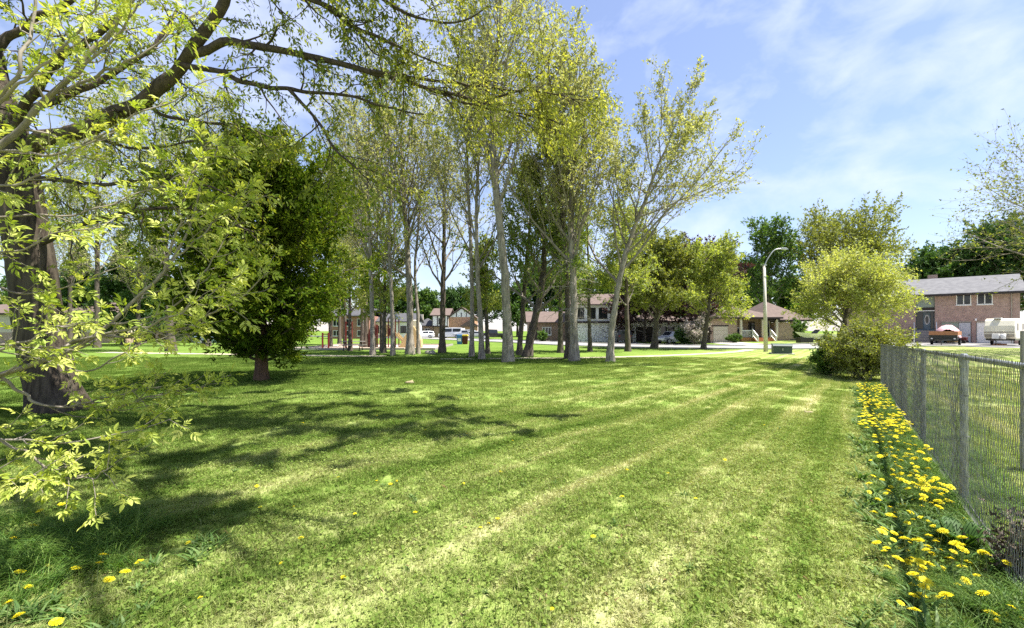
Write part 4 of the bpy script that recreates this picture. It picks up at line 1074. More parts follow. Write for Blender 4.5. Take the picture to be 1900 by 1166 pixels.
for nm, lb, px_, mt_ in (('recycling_bin', 'blue recycling bin standing by the street behind the thin trunks', 853, 'blue'), ('waste_barrel', 'brown barrel with yellow lid right of the blue bin', 863, None)):
    Z_ = 50.0
    t = root(nm, lb, 'bin', (bx(px_, Z_), Z_, 0))
    MB().add([(-.26, -.3, 0), (.26, -.3, 0), (.26, .3, 0), (-.26, .3, 0), (-.33, -.38, .95), (.33, -.38, .95), (.33, .38, .95), (-.33, .38, .95)],
             [(3, 2, 1, 0), (4, 5, 6, 7), (0, 1, 5, 4), (1, 2, 6, 5), (2, 3, 7, 6), (3, 0, 4, 7)]).build('body', M['blue'] if mt_ else M['maroon'], t)
    MB().prism([(-.36, .952), (.36, .952), (.30, 1.12), (-.30, 1.12)], -.42, .42).build('lid', M['blue'] if mt_ else M['yellow'], t, bevel=.02)
    if mt_: MB().box(-.2, .2, -.40, -.355, .35, .7).build('label_plate', M['white'], t)
t = root('gate_post', 'weathered grey timber post standing behind the fence at the right edge', 'post', tuple(np.array((bx(1905, 5.2), 5.2, 0))), math.radians(-38))
MB().box(-.045, .045, -.045, .045, -.05, 1.62).build('shaft', M['timber'], t, bevel=.006)
MB().add([(-.05, -.05, 1.621), (.05, -.05, 1.621), (.05, .05, 1.621), (-.05, .05, 1.621), (0, 0, 1.655)], [(0, 1, 4), (1, 2, 4), (2, 3, 4), (3, 0, 4), (3, 2, 1, 0)]).build('cap', M['timber'], t)

# ---------------------------------------------------------------- playground
pz = 40.0
def plx(px): return bx(px, pz)
ps = root('play_structure', 'playground tower with maroon panels, dark roof and two tan slides', 'play structure', (plx(722), pz, .06))
o0 = plx(722); q2 = lambda px: plx(px) - o0
for px_ in (694, 704, 724, 737):
    for y_ in (-.6, .6): MB().cyl((q2(px_), y_, 0), (q2(px_), y_, 2.6 if px_ > 710 else 2.1), .055, n=10).build('post', M['maroon'], ps)
for a, b in ((694, 704), (704, 724), (724, 737)):
    MB().box(q2(a), q2(b) - .02, -.58, .58, 1.0, 1.07).build('deck', M['maroon'], ps)
MB().add([(q2(723), -.8, 2.6), (q2(739), -.8, 2.6), (q2(739), .8, 2.6), (q2(723), .8, 2.6), (q2(731), 0, 3.3)], [(0, 1, 4), (1, 2, 4), (2, 3, 4), (3, 0, 4), (3, 2, 1, 0)]).build('roof', M['black'], ps)
for a, b in ((694, 704), (724, 737)):
    MB().box(q2(a), q2(b), -.62, -.58, 1.1, 1.75).build('panel', M['maroon'], ps)
MB().prism([(q2(680), .02), (q2(693), .02), (q2(693), 1.9), (q2(690), 1.9)], -.5, .5).build('climbing_wall', M['maroon'], ps)
MB().prism([(q2(712), 1.15), (q2(722), 1.15), (q2(722), 2.0), (q2(718), 2.15), (q2(712), 1.9)], -.45, .45).build('slide_hood', M['tan'], ps)
def slide(x0, x1, z0, z1, y):
    m = MB()
    n_ = 8
    for i in range(n_):
        a = i / n_; b = (i + 1) / n_
        f_ = lambda u: z0 + (z1 - z0) * (u if u < .8 else .8 + (u - .8) * .5)
        for y0_, y1_, h_ in ((-.3, .3, .06), (-.36, -.3, .3), (.3, .36, .3)):
            m.prism([(x0 + (x1 - x0) * a, f_(a)), (x0 + (x1 - x0) * b, f_(b)), (x0 + (x1 - x0) * b, f_(b) + h_), (x0 + (x1 - x0) * a, f_(a) + h_)], y + y0_, y + y1_)
    return m
slide(q2(723), q2(711), 1.1, .25, -1.0).build('slide', M['tan'], ps)
slide(q2(738), q2(757), 1.1, .1, -.4).build('slide', M['tan'], ps)
t = root('tube_slide', 'tall tan plastic climbing slide right of the play tower', 'slide', (plx(766), pz - .5, .06))
MB().prism([(-1.1, .0), (1.0, 0), (.95, .7), (.35, 1.9), (.1, 2.1), (-.2, 1.6), (-.6, 1.0)], -.35, .35).build('slide_body', M['tan'], t, bevel=.08)
MB().box(.15, .6, -.3, .3, 1.8, 2.5).build('hood', M['creamlite'], t, bevel=.06)
for nm_, px_, top, lb in (('swing_frame', 604, 1.35, 'short red steel post pair at the left end of the playground'), ('climbing_frame', 647, 2.3, 'tall red steel post pair with crossbar beside the picnic table')):
    t = root(nm_, lb, 'play frame', (bx(px_, 36.5), 36.5, .06))
    for dx in (-.25, .25):
        MB().cyl((dx, 0, 0), (dx, 0, top), .075, n=10).build('post', M['red'], t)
    MB().bar((-.3, 0, top - .12), (.3, 0, top - .12), .08).build('crossbar', M['red'], t)
g_ = G(655, 651)
t = root('picnic_table', 'grey picnic table with attached benches before the playground', 'picnic table', (g_[0], g_[1], 0), math.radians(8))
for i in range(5): MB().box(-.9, .9, -.36 + i * .146, -.225 + i * .146, .72, .76).build('top_plank', M['timber'], t)
for sgn in (-1, 1):
    for i in range(2): MB().box(-.9, .9, sgn * .68 - .14 + i * .142, sgn * .68 - .005 + i * .142, .43, .47).build('bench_plank', M['timber'], t)
for x_ in (-.6, .6):
    MB().bar((x_, -.65, 0), (x_, -.15, .72), .06).build('leg', M['black'], t); MB().bar((x_, .65, 0), (x_, .15, .72), .06).build('leg', M['black'], t)
    MB().bar((x_, -.8, .405), (x_, .8, .405), .05).build('cross_beam', M['black'], t)
# stones and clods
def rock(loc, r, name, label, mat, seed):
    rg_ = np.random.default_rng(seed)
    n_ = 10; V = []
    for i in range(1, 6):
        for j in range(n_):
            a = j / n_ * 6.283; b = i / 6 * 3.1416
            q_ = r * (1 + .22 * rg_.normal()); V.append((q_ * math.sin(b) * math.cos(a) * 1.3, q_ * math.sin(b) * math.sin(a), q_ * math.cos(b) * .65 + r * .2))
    Fc = [(i * n_ + j, i * n_ + (j + 1) % n_, (i + 1) * n_ + (j + 1) % n_, (i + 1) * n_ + j) for i in range(4) for j in range(n_)] + [tuple(range(n_ - 1, -1, -1)), tuple(4 * n_ + j for j in range(n_))]
    o = MB().add(V, Fc).build(name, mat, smooth=True); o.location = loc; tag(o, label, 'stone')
rock(tuple(G(798, 657)), .3, 'boulder', 'pale boulder lying between the tree trunks in the grass', M['rock'], 1)
rock(tuple(G(1500, 757)), .07, 'soil_clod', 'small brown clod lying on the lawn near the fence', M['soil'], 2)
rock(tuple(G(760, 712)), .1, 'soil_clod', 'brown clod in the worn hollow of the lawn before the trees', M['soil'], 3)

# ---------------------------------------------------------------- the big tree on the left
rg = np.random.default_rng(21)
TY = 8.9
tp = [W(112, 775, TY), W(100, 730, TY), W(88, 680, TY), W(72, 600, TY), W(60, 500, TY), W(45, 410, TY), W(28, 320, TY), W(12, 240, TY), W(-12, 150, TY), W(-30, 40, TY), W(-55, -120, TY), W(-40, -300, 8.6), W(-30, -480, 8.2)]
rr_px = [40, 37, 34.5, 33, 32, 31, 31, 27, 20, 17, 13, 9, 5]
big = root('spreading_ash_tree', 'big dark furrowed trunk on the left with long limbs arching over the lawn', 'tree', (tp[0][0], TY, float(gz(tp[0][0], TY))))
bo = np.array(big.location)
K = 70
Pt = resample(tp, K) - bo; Pt[0, 2] = -.15
cl_ = np.concatenate([[0], np.cumsum(np.linalg.norm(np.diff(np.array(tp), axis=0), axis=1))]); Rt = np.interp(np.linspace(0, 1, K), cl_ / cl_[-1], rr_px) / F * TY
Rt[:4] *= np.linspace(1.15, 1, 4)
S_ = 44
V, Fc = tubes(Pt[None], Rt[None], S_)
Vr = V.reshape(K, S_, 3); ctr = Pt[:, None]
th = np.arange(S_) / S_ * 2 * np.pi; zz = Pt[:, 2][:, None]
fur = .5 * np.abs(np.sin(th[None] * 9 + .5 * np.sin(zz * 2.1) + .35 * np.sin(zz * 5.3 + th[None] * 2))) + .5 * np.abs(np.sin(th[None] * 14 + 1.0 + .7 * np.sin(zz * 3.3)))
fur = fur + rg.normal(0, .12, fur.shape)
butt = 1 + .10 * np.exp(-zz / .35) * np.sin(th[None] * 5 + .6)
Vr = ctr + (Vr - ctr) * (butt + .085 * (fur - .5))[..., None]
link('trunk', mesh_np('trunk', Vr.reshape(-1, 3), [Fc], smooth=True), M['bark_big'], big)
limb_px = [
    ([(30, 330, 8.9), (80, 262, 8.7), (160, 240, 8.4), (260, 190, 8.2), (340, 110, 8.0), (400, 30, 7.8), (430, -50, 7.7), (450, -160, 7.5)], .24, .07),
    ([(345, 105, 8.0), (410, 80, 7.8), (480, 86, 7.6), (600, 112, 7.4), (700, 136, 7.2), (800, 165, 7.0), (890, 190, 6.9), (985, 222, 6.8)], .085, .014),
    ([(690, 133, 7.2), (780, 148, 7.1), (870, 158, 7.0), (960, 166, 6.9), (1000, 140, 6.8), (1020, 110, 6.8)], .035, .008),
    ([(790, 163, 7.0), (900, 200, 6.9), (990, 215, 6.8), (1060, 235, 6.7)], .028, .006),
    ([(900, 190, 6.9), (960, 170, 6.7), (1030, 175, 6.6), (1090, 190, 6.5)], .022, .006),
    ([(330, 120, 8.0), (400, 131, 7.8), (470, 155, 7.7), (560, 168, 7.5), (640, 177, 7.4), (720, 200, 7.2), (800, 215, 7.1)], .06, .010),
    ([(535, 165, 7.5), (590, 225, 7.4), (628, 285, 7.3), (690, 335, 7.2), (745, 360, 7.1)], .035, .006),
    ([(420, -20, 7.8), (500, -28, 7.6), (590, 5, 7.4), (650, 42, 7.2), (700, 72, 7.1), (760, 96, 7.0), (810, 118, 6.9)], .07, .012),
    ([(590, 5, 7.4), (660, 55, 7.5), (690, 95, 7.5), (740, 120, 7.5)], .03, .006),
    ([(450, -120, 7.5), (600, -70, 7.2), (700, -10, 7.0), (770, 32, 6.9), (850, 42, 6.8), (905, 15, 6.7)], .06, .01),
    ([(420, -60, 7.7), (520, -70, 7.4), (640, -40, 7.0), (760, -20, 6.8), (860, -10, 6.6)], .07, .012),
    ([(58, 455, 8.9), (120, 432, 8.7), (190, 405, 8.5), (270, 390, 8.3), (340, 385, 8.2), (400, 402, 8.0), (470, 432, 7.9)], .085, .012),
    ([(40, 330, 8.9), (120, 335, 8.5), (200, 342, 8.2), (300, 330, 8.0), (380, 345, 7.9), (450, 372, 7.8)], .075, .012),
    ([(25, 265, 8.8), (60, 180, 8.4), (110, 110, 8.0), (200, 50, 7.6), (270, -30, 7.4)], .13, .03),
    ([(15, 220, 8.8), (90, 190, 8.9), (180, 150, 9.2), (280, 90, 9.5), (330, 20, 9.8)], .11, .03),
    ([(260, 190, 8.2), (310, 215, 8.4), (370, 225, 8.6), (450, 235, 8.9), (520, 260, 9.2)], .05, .008),
    ([(160, 240, 8.4), (220, 270, 8.2), (290, 275, 8.0), (360, 262, 7.8), (430, 270, 7.7)], .05, .008),
    ([(0, 160, 8.9), (-80, 80, 8.8), (-160, 20, 8.6), (-260, -30, 8.4)], .14, .03),
    ([(12, 240, 8.9), (-70, 230, 8.6), (-160, 250, 8.4), (-250, 300, 8.2)], .11, .02),
    ([(-20, 100, 8.9), (60, 40, 9.0), (160, -20, 9.2), (260, -90, 9.4)], .12, .03),
]
lim = [resample([W(*p) for p in pts], 16) for pts, a, b in limb_px]
lr = [np.linspace(a * (.72 if pts[0][0] < 300 else .9), b, 16) for pts, a, b in limb_px]
# unseen upper boughs above the frame, laid out to shade the near lawn
top = bo + Pt[-14]
upper = [
    [(-6, 8, 9.5), (-2, 8.6, 10.6), (2, 8.6, 10.4), (5.4, 8.2, 9.6)],
    [(-6, 8, 9.5), (-2, 7.2, 10.6), (1.5, 6.6, 10.6), (4.4, 6.4, 9.8)],
    [(-5, 7.4, 9.6), (-1.5, 5.6, 10.6), (1.5, 5, 10.4), (3.6, 4.8, 9.6)],
    [(-4, 6.6, 10), (-1, 4.4, 10.6), (1.2, 3.6, 10.2), (2.8, 2.6, 9.6)],
    [(-6, 8.4, 10.5), (-3, 10, 11.5), (0, 10.6, 11.5), (3, 10.4, 10.5)],
    [(-1.5, 5.6, 10.6), (1, 4.2, 10.8), (2.2, 3.2, 10.4), (3, 2.4, 9.8)],
    [(-2, 7.2, 10.6), (0, 7.8, 11), (2.4, 7.6, 11), (4.6, 7.2, 10.2)],
    [(-5, 7.4, 9.6), (-3, 6.2, 10.4), (-1, 5.4, 10), (.6, 5, 9.4)],
    [(-1, 4.4, 10.6), (1.2, 3.2, 11), (2.2, 2.4, 10.8), (3, 1.4, 10)],
    [(1, 3.2, 10.2), (1.8, 3.4, 10.2), (2.5, 3.4, 9.8), (3, 3.2, 9.2)],
    [(-8, 8.6, 10), (-6.4, 7, 11), (-4.6, 5.6, 11.6), (-2.6, 4.8, 11.6)],
    [(-8.6, 8.8, 9), (-8.6, 6.8, 10), (-8.4, 4.4, 10.6), (-8.2, 2, 10.4)],
    [(-9, 8.8, 12), (-7, 8, 13.6), (-5, 6.6, 14.4), (-3, 5.6, 14.6)],
    [(-9, 8.8, 12), (-8, 10.5, 13.6), (-6.5, 12, 14.6), (-4.5, 13, 15)],
    [(-9.3, 8.8, 11), (-11, 7.6, 12.4), (-12.6, 6.6, 13)],
]
lim += [resample(p, 16) for p in upper]; lr += [np.linspace(.11, .02, 16)] * len(upper)
lim = np.array(lim) - bo; lr = np.array(lr)
n_low = len(limb_px)
wob = rg.normal(0, 1, (len(lim), 16, 3)) * (lr[..., None] * .18 + .008); wob[:, 0] = 0
lim = lim + wob
link('limbs', mesh_np('limbs', *[(lambda v, f: (v, f))(*tubes(np.array([resample(l, 48) for l in lim]), np.array([np.interp(np.linspace(0, 1, 48), np.linspace(0, 1, 16), r) * (1 + rg.normal(0, .05, 48)) for r in lr]), 10))][0], smooth=True), M['bark_limb'], big)
br, brr = sprout(rg, lim, np.minimum(lr, .05), 13, .12, 1.0, .95, .6, .85, K=6, up=-.02, wig=.22, rr=.55, rtip=.005, absolute=True)
tw, twr = sprout(rg, br, brr, 6, .15, 1.0, .5, .38, .75, K=5, up=-.10, wig=.25, rr=.6, rtip=.0028, absolute=True)
V, Fs = join([tubes(br, brr, 4), tubes(tw, twr, 3)])
link('twigs', mesh_np('twigs', V, Fs, smooth=True), M['bark_limb'], big)
own = np.repeat(np.arange(len(lim)), 13 * 6)
tip = tw[:, -1] + bo
gap = (own >= n_low) & (tip[:, 0] > -7) & (((tip[:, 1] < 4.2) & ((tip[:, 0] < 1.5) | (tip[:, 0] > 2.1))) | ((tip[:, 1] < 5.2) & (tip[:, 0] > 2.5)) | (tip[:, 1] < 2.6))  # leaves dropped here so sun reaches the box elder and nearest lawn
gold = tip[:, 0] > -1.6
for nm, sel, mt, m_ in (('crown', ~gold & (own < n_low), 'lf_big', 19), ('golden_crown', gold & (own < n_low), 'lf_gold', 27), ('upper_shade_crown', (own >= n_low) & ~gap, 'lf_big', 40)):
    LV, LF = leaves(rg, tw[sel], m_, .085 if nm == 'crown' else (.062 if nm == 'golden_crown' else .12), .36 if nm != 'upper_shade_crown' else .5, .1, droop=.75, spread=.6, jit=.035, tri=nm == 'upper_shade_crown')
    o = link(nm, mesh_np(nm, LV, [LF], rndclump(rg, 3 if nm == 'upper_shade_crown' else 4, LV, 1.6)), M[mt], big)
    if nm == 'golden_crown': o['label'] = 'golden young leaves at the ends of the long limbs'

# ---------------------------------------------------------------- box elder in the left foreground: leaves one by one
rg = np.random.default_rng(33)
el = root('box_elder', 'box elder with bright lime green leaves reaching in from the left foreground', 'tree', (-5.0, 2.9, 0))
eo = np.array(el.location)
el_px = [
    ([(-400, 900, 2.9), (-200, 800, 2.9), (-60, 715, 3.0), (10, 692, 3.1), (110, 655, 3.2), (200, 600, 3.3), (290, 520, 3.4), (345, 440, 3.5), (372, 350, 3.6)], .028, .006),
    ([(105, 657, 3.2), (140, 632, 3.3), (240, 624, 3.3), (330, 610, 3.35), (430, 565, 3.4), (500, 505, 3.4)], .014, .004),
    ([(130, 636, 3.25), (200, 618, 3.2), (290, 600, 3.2), (370, 560, 3.15), (430, 520, 3.1)], .011, .003),
    ([(0, 700, 3.1), (60, 740, 3.2), (130, 755, 3.3), (210, 735, 3.35), (300, 715, 3.4)], .012, .003),
    ([(-60, 660, 3.0), (30, 640, 2.9), (90, 610, 2.9), (150, 600, 2.9)], .013, .004),
    ([(-350, 880, 2.9), (-160, 825, 2.8), (0, 812, 2.85), (130, 818, 2.9), (220, 805, 3.0), (320, 778, 3.1)], .014, .003),
    ([(-250, 860, 2.7), (-60, 880, 2.7), (20, 890, 2.7), (85, 880, 2.75)], .012, .003),
    ([(0, 815, 2.85), (60, 850, 2.9), (95, 875, 2.9), (160, 890, 2.95), (230, 850, 3.0)], .009, .003),
    ([(130, 745, 3.3), (200, 760, 3.35), (270, 742, 3.4), (345, 722, 3.5), (385, 716, 3.5)], .009, .003),
    ([(-300, 500, 3.0), (-100, 345, 3.1), (0, 268, 3.2), (100, 170, 3.2), (190, 75, 3.3), (240, 0, 3.3), (280, -80, 3.4)], .03, .012),
    ([(75, 193, 3.2), (150, 130, 3.15), (220, 60, 3.1), (260, 10, 3.1), (300, -40, 3.1)], .012, .004),
    ([(100, 170, 3.2), (210, 130, 3.3), (320, 60, 3.4), (380, 10, 3.5)], .012, .003),
    ([(-200, 420, 3.0), (-60, 360, 2.9), (60, 330, 2.9), (150, 270, 2.95), (215, 240, 3.0)], .013, .004),
    ([(-150, 380, 3.0), (0, 282, 3.0), (110, 288, 3.05), (200, 245, 3.1), (330, 180, 3.3), (410, 140, 3.4)], .012, .003),
    ([(-300, 560, 3.0), (-80, 480, 2.9), (20, 470, 2.85), (60, 455, 2.9), (110, 430, 2.9), (180, 420, 3.0)], .013, .004),
    ([(-300, 600, 3.1), (-100, 520, 3.2), (40, 545, 3.2), (130, 530, 3.2), (230, 490, 3.3)], .012, .004),
    ([(200, 600, 3.3), (280, 590, 3.35), (350, 545, 3.4), (400, 470, 3.45), (440, 400, 3.5)], .009, .003),
    ([(290, 520, 3.4), (360, 450, 3.45), (420, 400, 3.5), (470, 350, 3.55)], .009, .003),
    ([(300, 510, 3.4), (330, 420, 3.3), (350, 330, 3.3), (395, 265, 3.3)], .009, .003),
    ([(-300, 420, 2.8), (-120, 300, 2.8), (-20, 210, 2.9), (40, 120, 2.9), (60, 20, 3.0), (70, -60, 3.0)], .018, .008),
    ([(-20, 210, 2.9), (80, 120, 2.8), (160, 40, 2.8), (200, -40, 2.8)], .011, .004),
    ([(-200, 420, 3.2), (20, 400, 3.4), (120, 400, 3.6), (230, 370, 3.8), (330, 330, 4.0), (400, 290, 4.1)], .012, .003),
    ([(-200, 700, 3.3), (0, 640, 3.6), (150, 690, 3.8), (260, 640, 3.9), (380, 600, 4.0)], .012, .003),
]
lim = np.array([resample([W(*p) for p in pts], 18) for pts, a, b in el_px]) - eo
lr = np.array([np.linspace(a, b, 18) for pts, a, b in el_px])
lim[:, 1:] += rg.normal(0, .009, lim[:, 1:].shape)
# stem outside the frame carries the boughs
stem = resample([(0, 0, -.1), (.1, .02, .6), (.25, .05, 1.3), (.3, .1, 2.1), (.2, .15, 3.2), (.1, .2, 4.5)], 14)
st_parts = [tubes(stem[None], np.linspace(.11, .04, 14)[None], 14)]
feed = []
for l in lim:
    if l[0, 0] + eo[0] < -1.19 * (l[0, 1] + eo[1]):
        z0 = max(.3, l[0, 2] * .6); a = np.array([np.interp(z0, stem[:, 2], stem[:, 0]), np.interp(z0, stem[:, 2], stem[:, 1]), z0])
        feed.append(resample([a, (a + l[0]) / 2 + (0, 0, .05), l[0]], 8))
fd = np.array(feed)
link('trunk', mesh_np('trunk', *[(lambda v, f: (v, f))(*join(st_parts))][0], smooth=True), M['bark_dark'], el)
tw, twr = sprout(rg, lim, lr, 12, .26, 1.0, .28, .20, .7, K=5, up=.06, wig=.16, rr=.6, rtip=.0022, absolute=True)
V, Fs = join([tubes(fd, np.linspace(.035, .026, 8)[None].repeat(len(fd), 0), 7), tubes(np.array([resample(l, 40) for l in lim]), np.array([np.interp(np.linspace(0, 1, 40), np.linspace(0, 1, 18), r) for r in lr]), 7), tubes(tw, twr, 4)])
link('branches', mesh_np('branches', V, Fs, smooth=True), M['twig'], el)
def leaflet(o, d, n, l, w, fold=.25):
    """pointed leaflet, folded a little along its midrib: 7 vertices, 6 triangles"""
    d = unit(d); s = unit(np.cross(d, n)); n = np.cross(s, d)
    V = [o, o + d * l * .38 + s * w * .5 + n * w * fold, o + d * l * .68 + s * w * .40 + n * w * fold * .8, o + d * l - n * l * .08, o + d * l * .68 - s * w * .40 + n * w * fold * .8, o + d * l * .38 - s * w * .5 + n * w * fold, o + d * l * .5]
    return np.array(V), np.array([(0, 1, 6), (1, 2, 6), (2, 3, 6), (3, 4, 6), (4, 5, 6), (5, 0, 6)])
def compound(seed):
    r = np.random.default_rng(seed); Vs, Fs, o = [], [], 0
    ax = np.array([1., 0, 0]); n = np.array([0, 0, 1.])
    L_ = .085
    items = [(1.0, 0, .078)] + [(t, sg, l) for t, l in ((.55, .068), (.82, .062)) for sg in (-1, 1)]
    if seed % 2: items += [(.3, 1, .05), (.3, -1, .05)]
    for t, sg, l in items:
        a = sg * r.uniform(.7, 1.05); d = np.array([math.cos(a), math.sin(a), r.uniform(-.35, .15)])
        nn = unit(n + r.normal(0, .25, 3))
        v, f = leaflet(ax * L_ * t - n * .01 * t, d, nn, l * r.uniform(.85, 1.15), l * r.uniform(.30, .40)); Vs.append(v); Fs.append(f + o); o += len(v)
    P = np.array([[(0, 0, 0), (L_ * .5, 0, .004), (L_, 0, -.006)]]); v, f = tubes(P, np.full((1, 3), .0011), 3)
    V = np.vstack(Vs + [v]); Ft = np.vstack(Fs); f = f + o
    return V, Ft, f
cl = [compound(i) for i in range(5)]
cm = []
for V, Ft, f in cl:
    me = mesh_np('leaf', V, [Ft, f]); me.materials.append(M['lf_elder']); cm.append(me)
# leaves in opposite pairs toward twig ends, plus a tuft at the tip
pos, dirs, nor = [], [], []
allw = np.concatenate([tw, np.array([l[np.linspace(9, 17, 5).astype(int)] for l in lim])])
for w_ in allw:
    for t in (.4, .7, .98):
        f = t * 4; i = min(int(f), 3); p = w_[i] + (w_[i + 1] - w_[i]) * (f - i); T = unit(w_[i + 1] - w_[i])
        a0 = rg.random() * 3.14
        sd = unit(np.cross(T, rg.normal(0, 1, 3)))
        ks = [(sd, .9), (-sd, .9)] + ([(T, .15)] if t > .9 else [])
        for s_, sp in ks:
            if rg.random() < .06: continue
            d = unit(T * (.55 if sp > .5 else 1) + s_ * sp + rg.normal(0, .2, 3) + np.array([0, 0, -.12]))
            pos.append(p); dirs.append(d); nor.append(unit(np.array([.15, -.25, 1.]) + rg.normal(0, .45, 3)))
pos = np.array(pos); dirs = np.array(dirs); nor = np.array(nor)
wp = pos + eo
u_ = CX + wp[:, 0] / wp[:, 1] * F; v_ = HY - (wp[:, 2] - H) / wp[:, 1] * F
vis = (u_ > 5) & (u_ < 1890) & (v_ > 5) & (v_ < 1160)
sc = rg.uniform(.4, .92, len(pos))
rank = np.where(vis, sc / wp[:, 1], -1)
single = np.argsort(-rank)[:300]; issingle = np.zeros(len(pos), bool); issingle[single] = True
def frame(d, n):
    s = unit(np.cross(n, d)); n2 = np.cross(d, s); return np.stack([d, s, n2], -1)
from mathutils import Matrix
for i in single:
    o = bpy.data.objects.new('leaf', cm[i % 5]); col.objects.link(o); o.parent = el
    Mx = Matrix(frame(dirs[i], nor[i]).tolist()).to_4x4() @ Matrix.Scale(float(sc[i]), 4); Mx.translation = Vector(pos[i].tolist()); o.matrix_local = Mx
Vs, F3, F4, rd3, rd4, o_ = [], [], [], [], [], 0
for i in np.where(~issingle)[0]:
    V, Ft, f = cl[i % 5]
    Vs.append((frame(dirs[i], nor[i]) @ (V * sc[i]).T).T + pos[i]); F3.append(Ft + o_); F4.append(f + o_); q_ = rg.random(); rd3 += [q_] * len(Ft); rd4 += [q_] * len(f); o_ += len(V)
lo = link('leaf_mass', mesh_np('leaf_mass', np.vstack(Vs), [np.vstack(F3), np.vstack(F4)], rd3 + rd4), M['lf_elder_m'], el)
lo['kind'] = 'stuff'

# ---------------------------------------------------------------- row of tall young-leaved trees
LIMB = dict(n=16, t0=.30, t1=.98, L0=.48, L1=.18, ang=.72, K=8, up=.10, wig=.10, rr=.55, rtip=.012)
BRAN = dict(n=10, t0=.15, t1=1.0, L0=.46, L1=.28, ang=.62, K=6, up=.09, wig=.14, rr=.5, rtip=.006)
TWIG = dict(n=8, t0=.15, t1=1.0, L0=.42, L1=.30, ang=.55, K=4, up=.06, wig=.16, rr=.55, rtip=.004)
LEAF = dict(m=8, size=.125, w=.62, t0=.2, droop=.1, spread=.9, jit=.05)
def mk(base, seed, label, pxs, w0, bark='bark_grey', lm='lf_row', limbs={}, branches={}, twigs={}, leaf={}, name='poplar_tree', wtop=.03, Yof=0.0, group='tall trees in the row across the lawn', **kw):
    rg_ = np.random.default_rng(seed)
    g0 = G(*base); Y = g0[1]
    pts = [g0] + [W(px, py, Y + Yof * (i + 1)) for i, (px, py) in enumerate(pxs)]
    lf = {**LEAF, **leaf}; lf = {k: v for k, v in lf.items() if v is not None}
    return tree(name, label, pts, w0 / F * Y / 2, wtop, rg_, {**LIMB, **limbs}, {**BRAN, **branches}, {**TWIG, **twigs}, lf, M[bark], M[lm], group, **kw)
mk((692, 660), 1, 'leftmost pale trunk of the row, standing beside the play structure', [(690, 560), (686, 450), (682, 330), (685, 210)], 9, leaf=dict(m=4))
mk((729, 660), 2, 'thin grey trunk in front of the play tower roof', [(727, 560), (722, 450), (726, 330), (720, 230)], 8, leaf=dict(m=4))
mk((761, 658), 3, 'thick mottled grey trunk hiding the tan tube slide', [(760, 560), (755, 450), (748, 340), (745, 250), (752, 190)], 14, leaf=dict(m=4), limbs=dict(n=17))
mk((776, 657), 4, 'slim trunk close against the right side of the thick mottled trunk', [(775, 580), (770, 500), (778, 400), (784, 300)], 7, leaf=dict(m=4), limbs=dict(n=9))
mk((708, 653), 5, 'slender trunk just behind the leftmost pale trunk of the row', [(706, 560), (700, 450), (705, 340)], 6, bark='bark_dark', leaf=dict(m=4), limbs=dict(n=9))
mk((820, 655), 6, 'dark grey trunk left of the blue bin, standing before the half-timbered house', [(822, 540), (824, 440), (822, 350), (800, 300)], 12, bark='bark_dark', leaf=dict(m=4), limbs=dict(n=15, ang=.5))
mk((875, 663), 7, 'thin trunk just right of the bins with a slight lean', [(876, 560), (873, 450), (868, 330), (866, 200)], 9, leaf=dict(m=4), limbs=dict(n=11))
mk((894, 667), 8, 'slim pale trunk in front of the dark grey car', [(892, 600), (886, 500), (884, 380), (890, 250), (888, 150)], 10, leaf=dict(m=7), limbs=dict(n=13))
mk((943, 672), 9, 'tallest pale grey trunk at the middle of the row with its crown leaving the top', [(941, 600), (936, 500), (925, 400), (918, 320), (914, 220), (920, 120), (930, 20), (925, -60)], 18, leaf=dict(m=12, size=.10), limbs=dict(n=24, t0=.36, L0=.36, L1=.2, ang=.65), wtop=.04)
r12 = mk((1065, 670), 10, 'pale straight trunk with a skirt of bare drooping twigs', [(1065, 600), (1063, 500), (1058, 410), (1062, 330), (1068, 250), (1074, 190)], 16, leaf=dict(m=9, size=.105), limbs=dict(n=26, t0=.34, L0=.5, L1=.24, ang=.62), wtop=.04)
mk((1054, 667), 11, 'darker trunk standing tight behind the pale trunk with drooping twigs', [(1053, 590), (1050, 480), (1040, 370), (1030, 280), (1022, 200)], 11, bark='bark_dark', leaf=dict(m=6), limbs=dict(n=20, t0=.34, ang=.45))
mk((1132, 672), 12, 'pale trunk leaning right at the right end of the row, its crown spreading wide', [(1136, 610), (1146, 540), (1158, 480), (1178, 420), (1198, 370), (1218, 315), (1236, 275), (1250, 245)], 13, leaf=dict(m=9, size=.10), limbs=dict(n=22, t0=.32, L0=.52, L1=.20, ang=.78, up=.08), wtop=.03)
mk((963, 660), 13, 'dark trunk between the tallest pale trunk and the leaning green maple', [(968, 600), (974, 520), (982, 430), (990, 340)], 10, bark='bark_dark', lm='lf_mid', leaf=dict(m=6, size=.13), limbs=dict(n=15, t0=.25, ang=.8), name='maple_tree')
mk((978, 663), 14, 'dark leaning maple trunk with denser green leaves in the middle of the row', [(986, 620), (1000, 560), (1010, 480), (1005, 400), (1000, 330)], 16, bark='bark_dark', lm='lf_mid', leaf=dict(m=8, size=.14), limbs=dict(n=20, t0=.22, L0=.42, ang=.85), name='maple_tree')
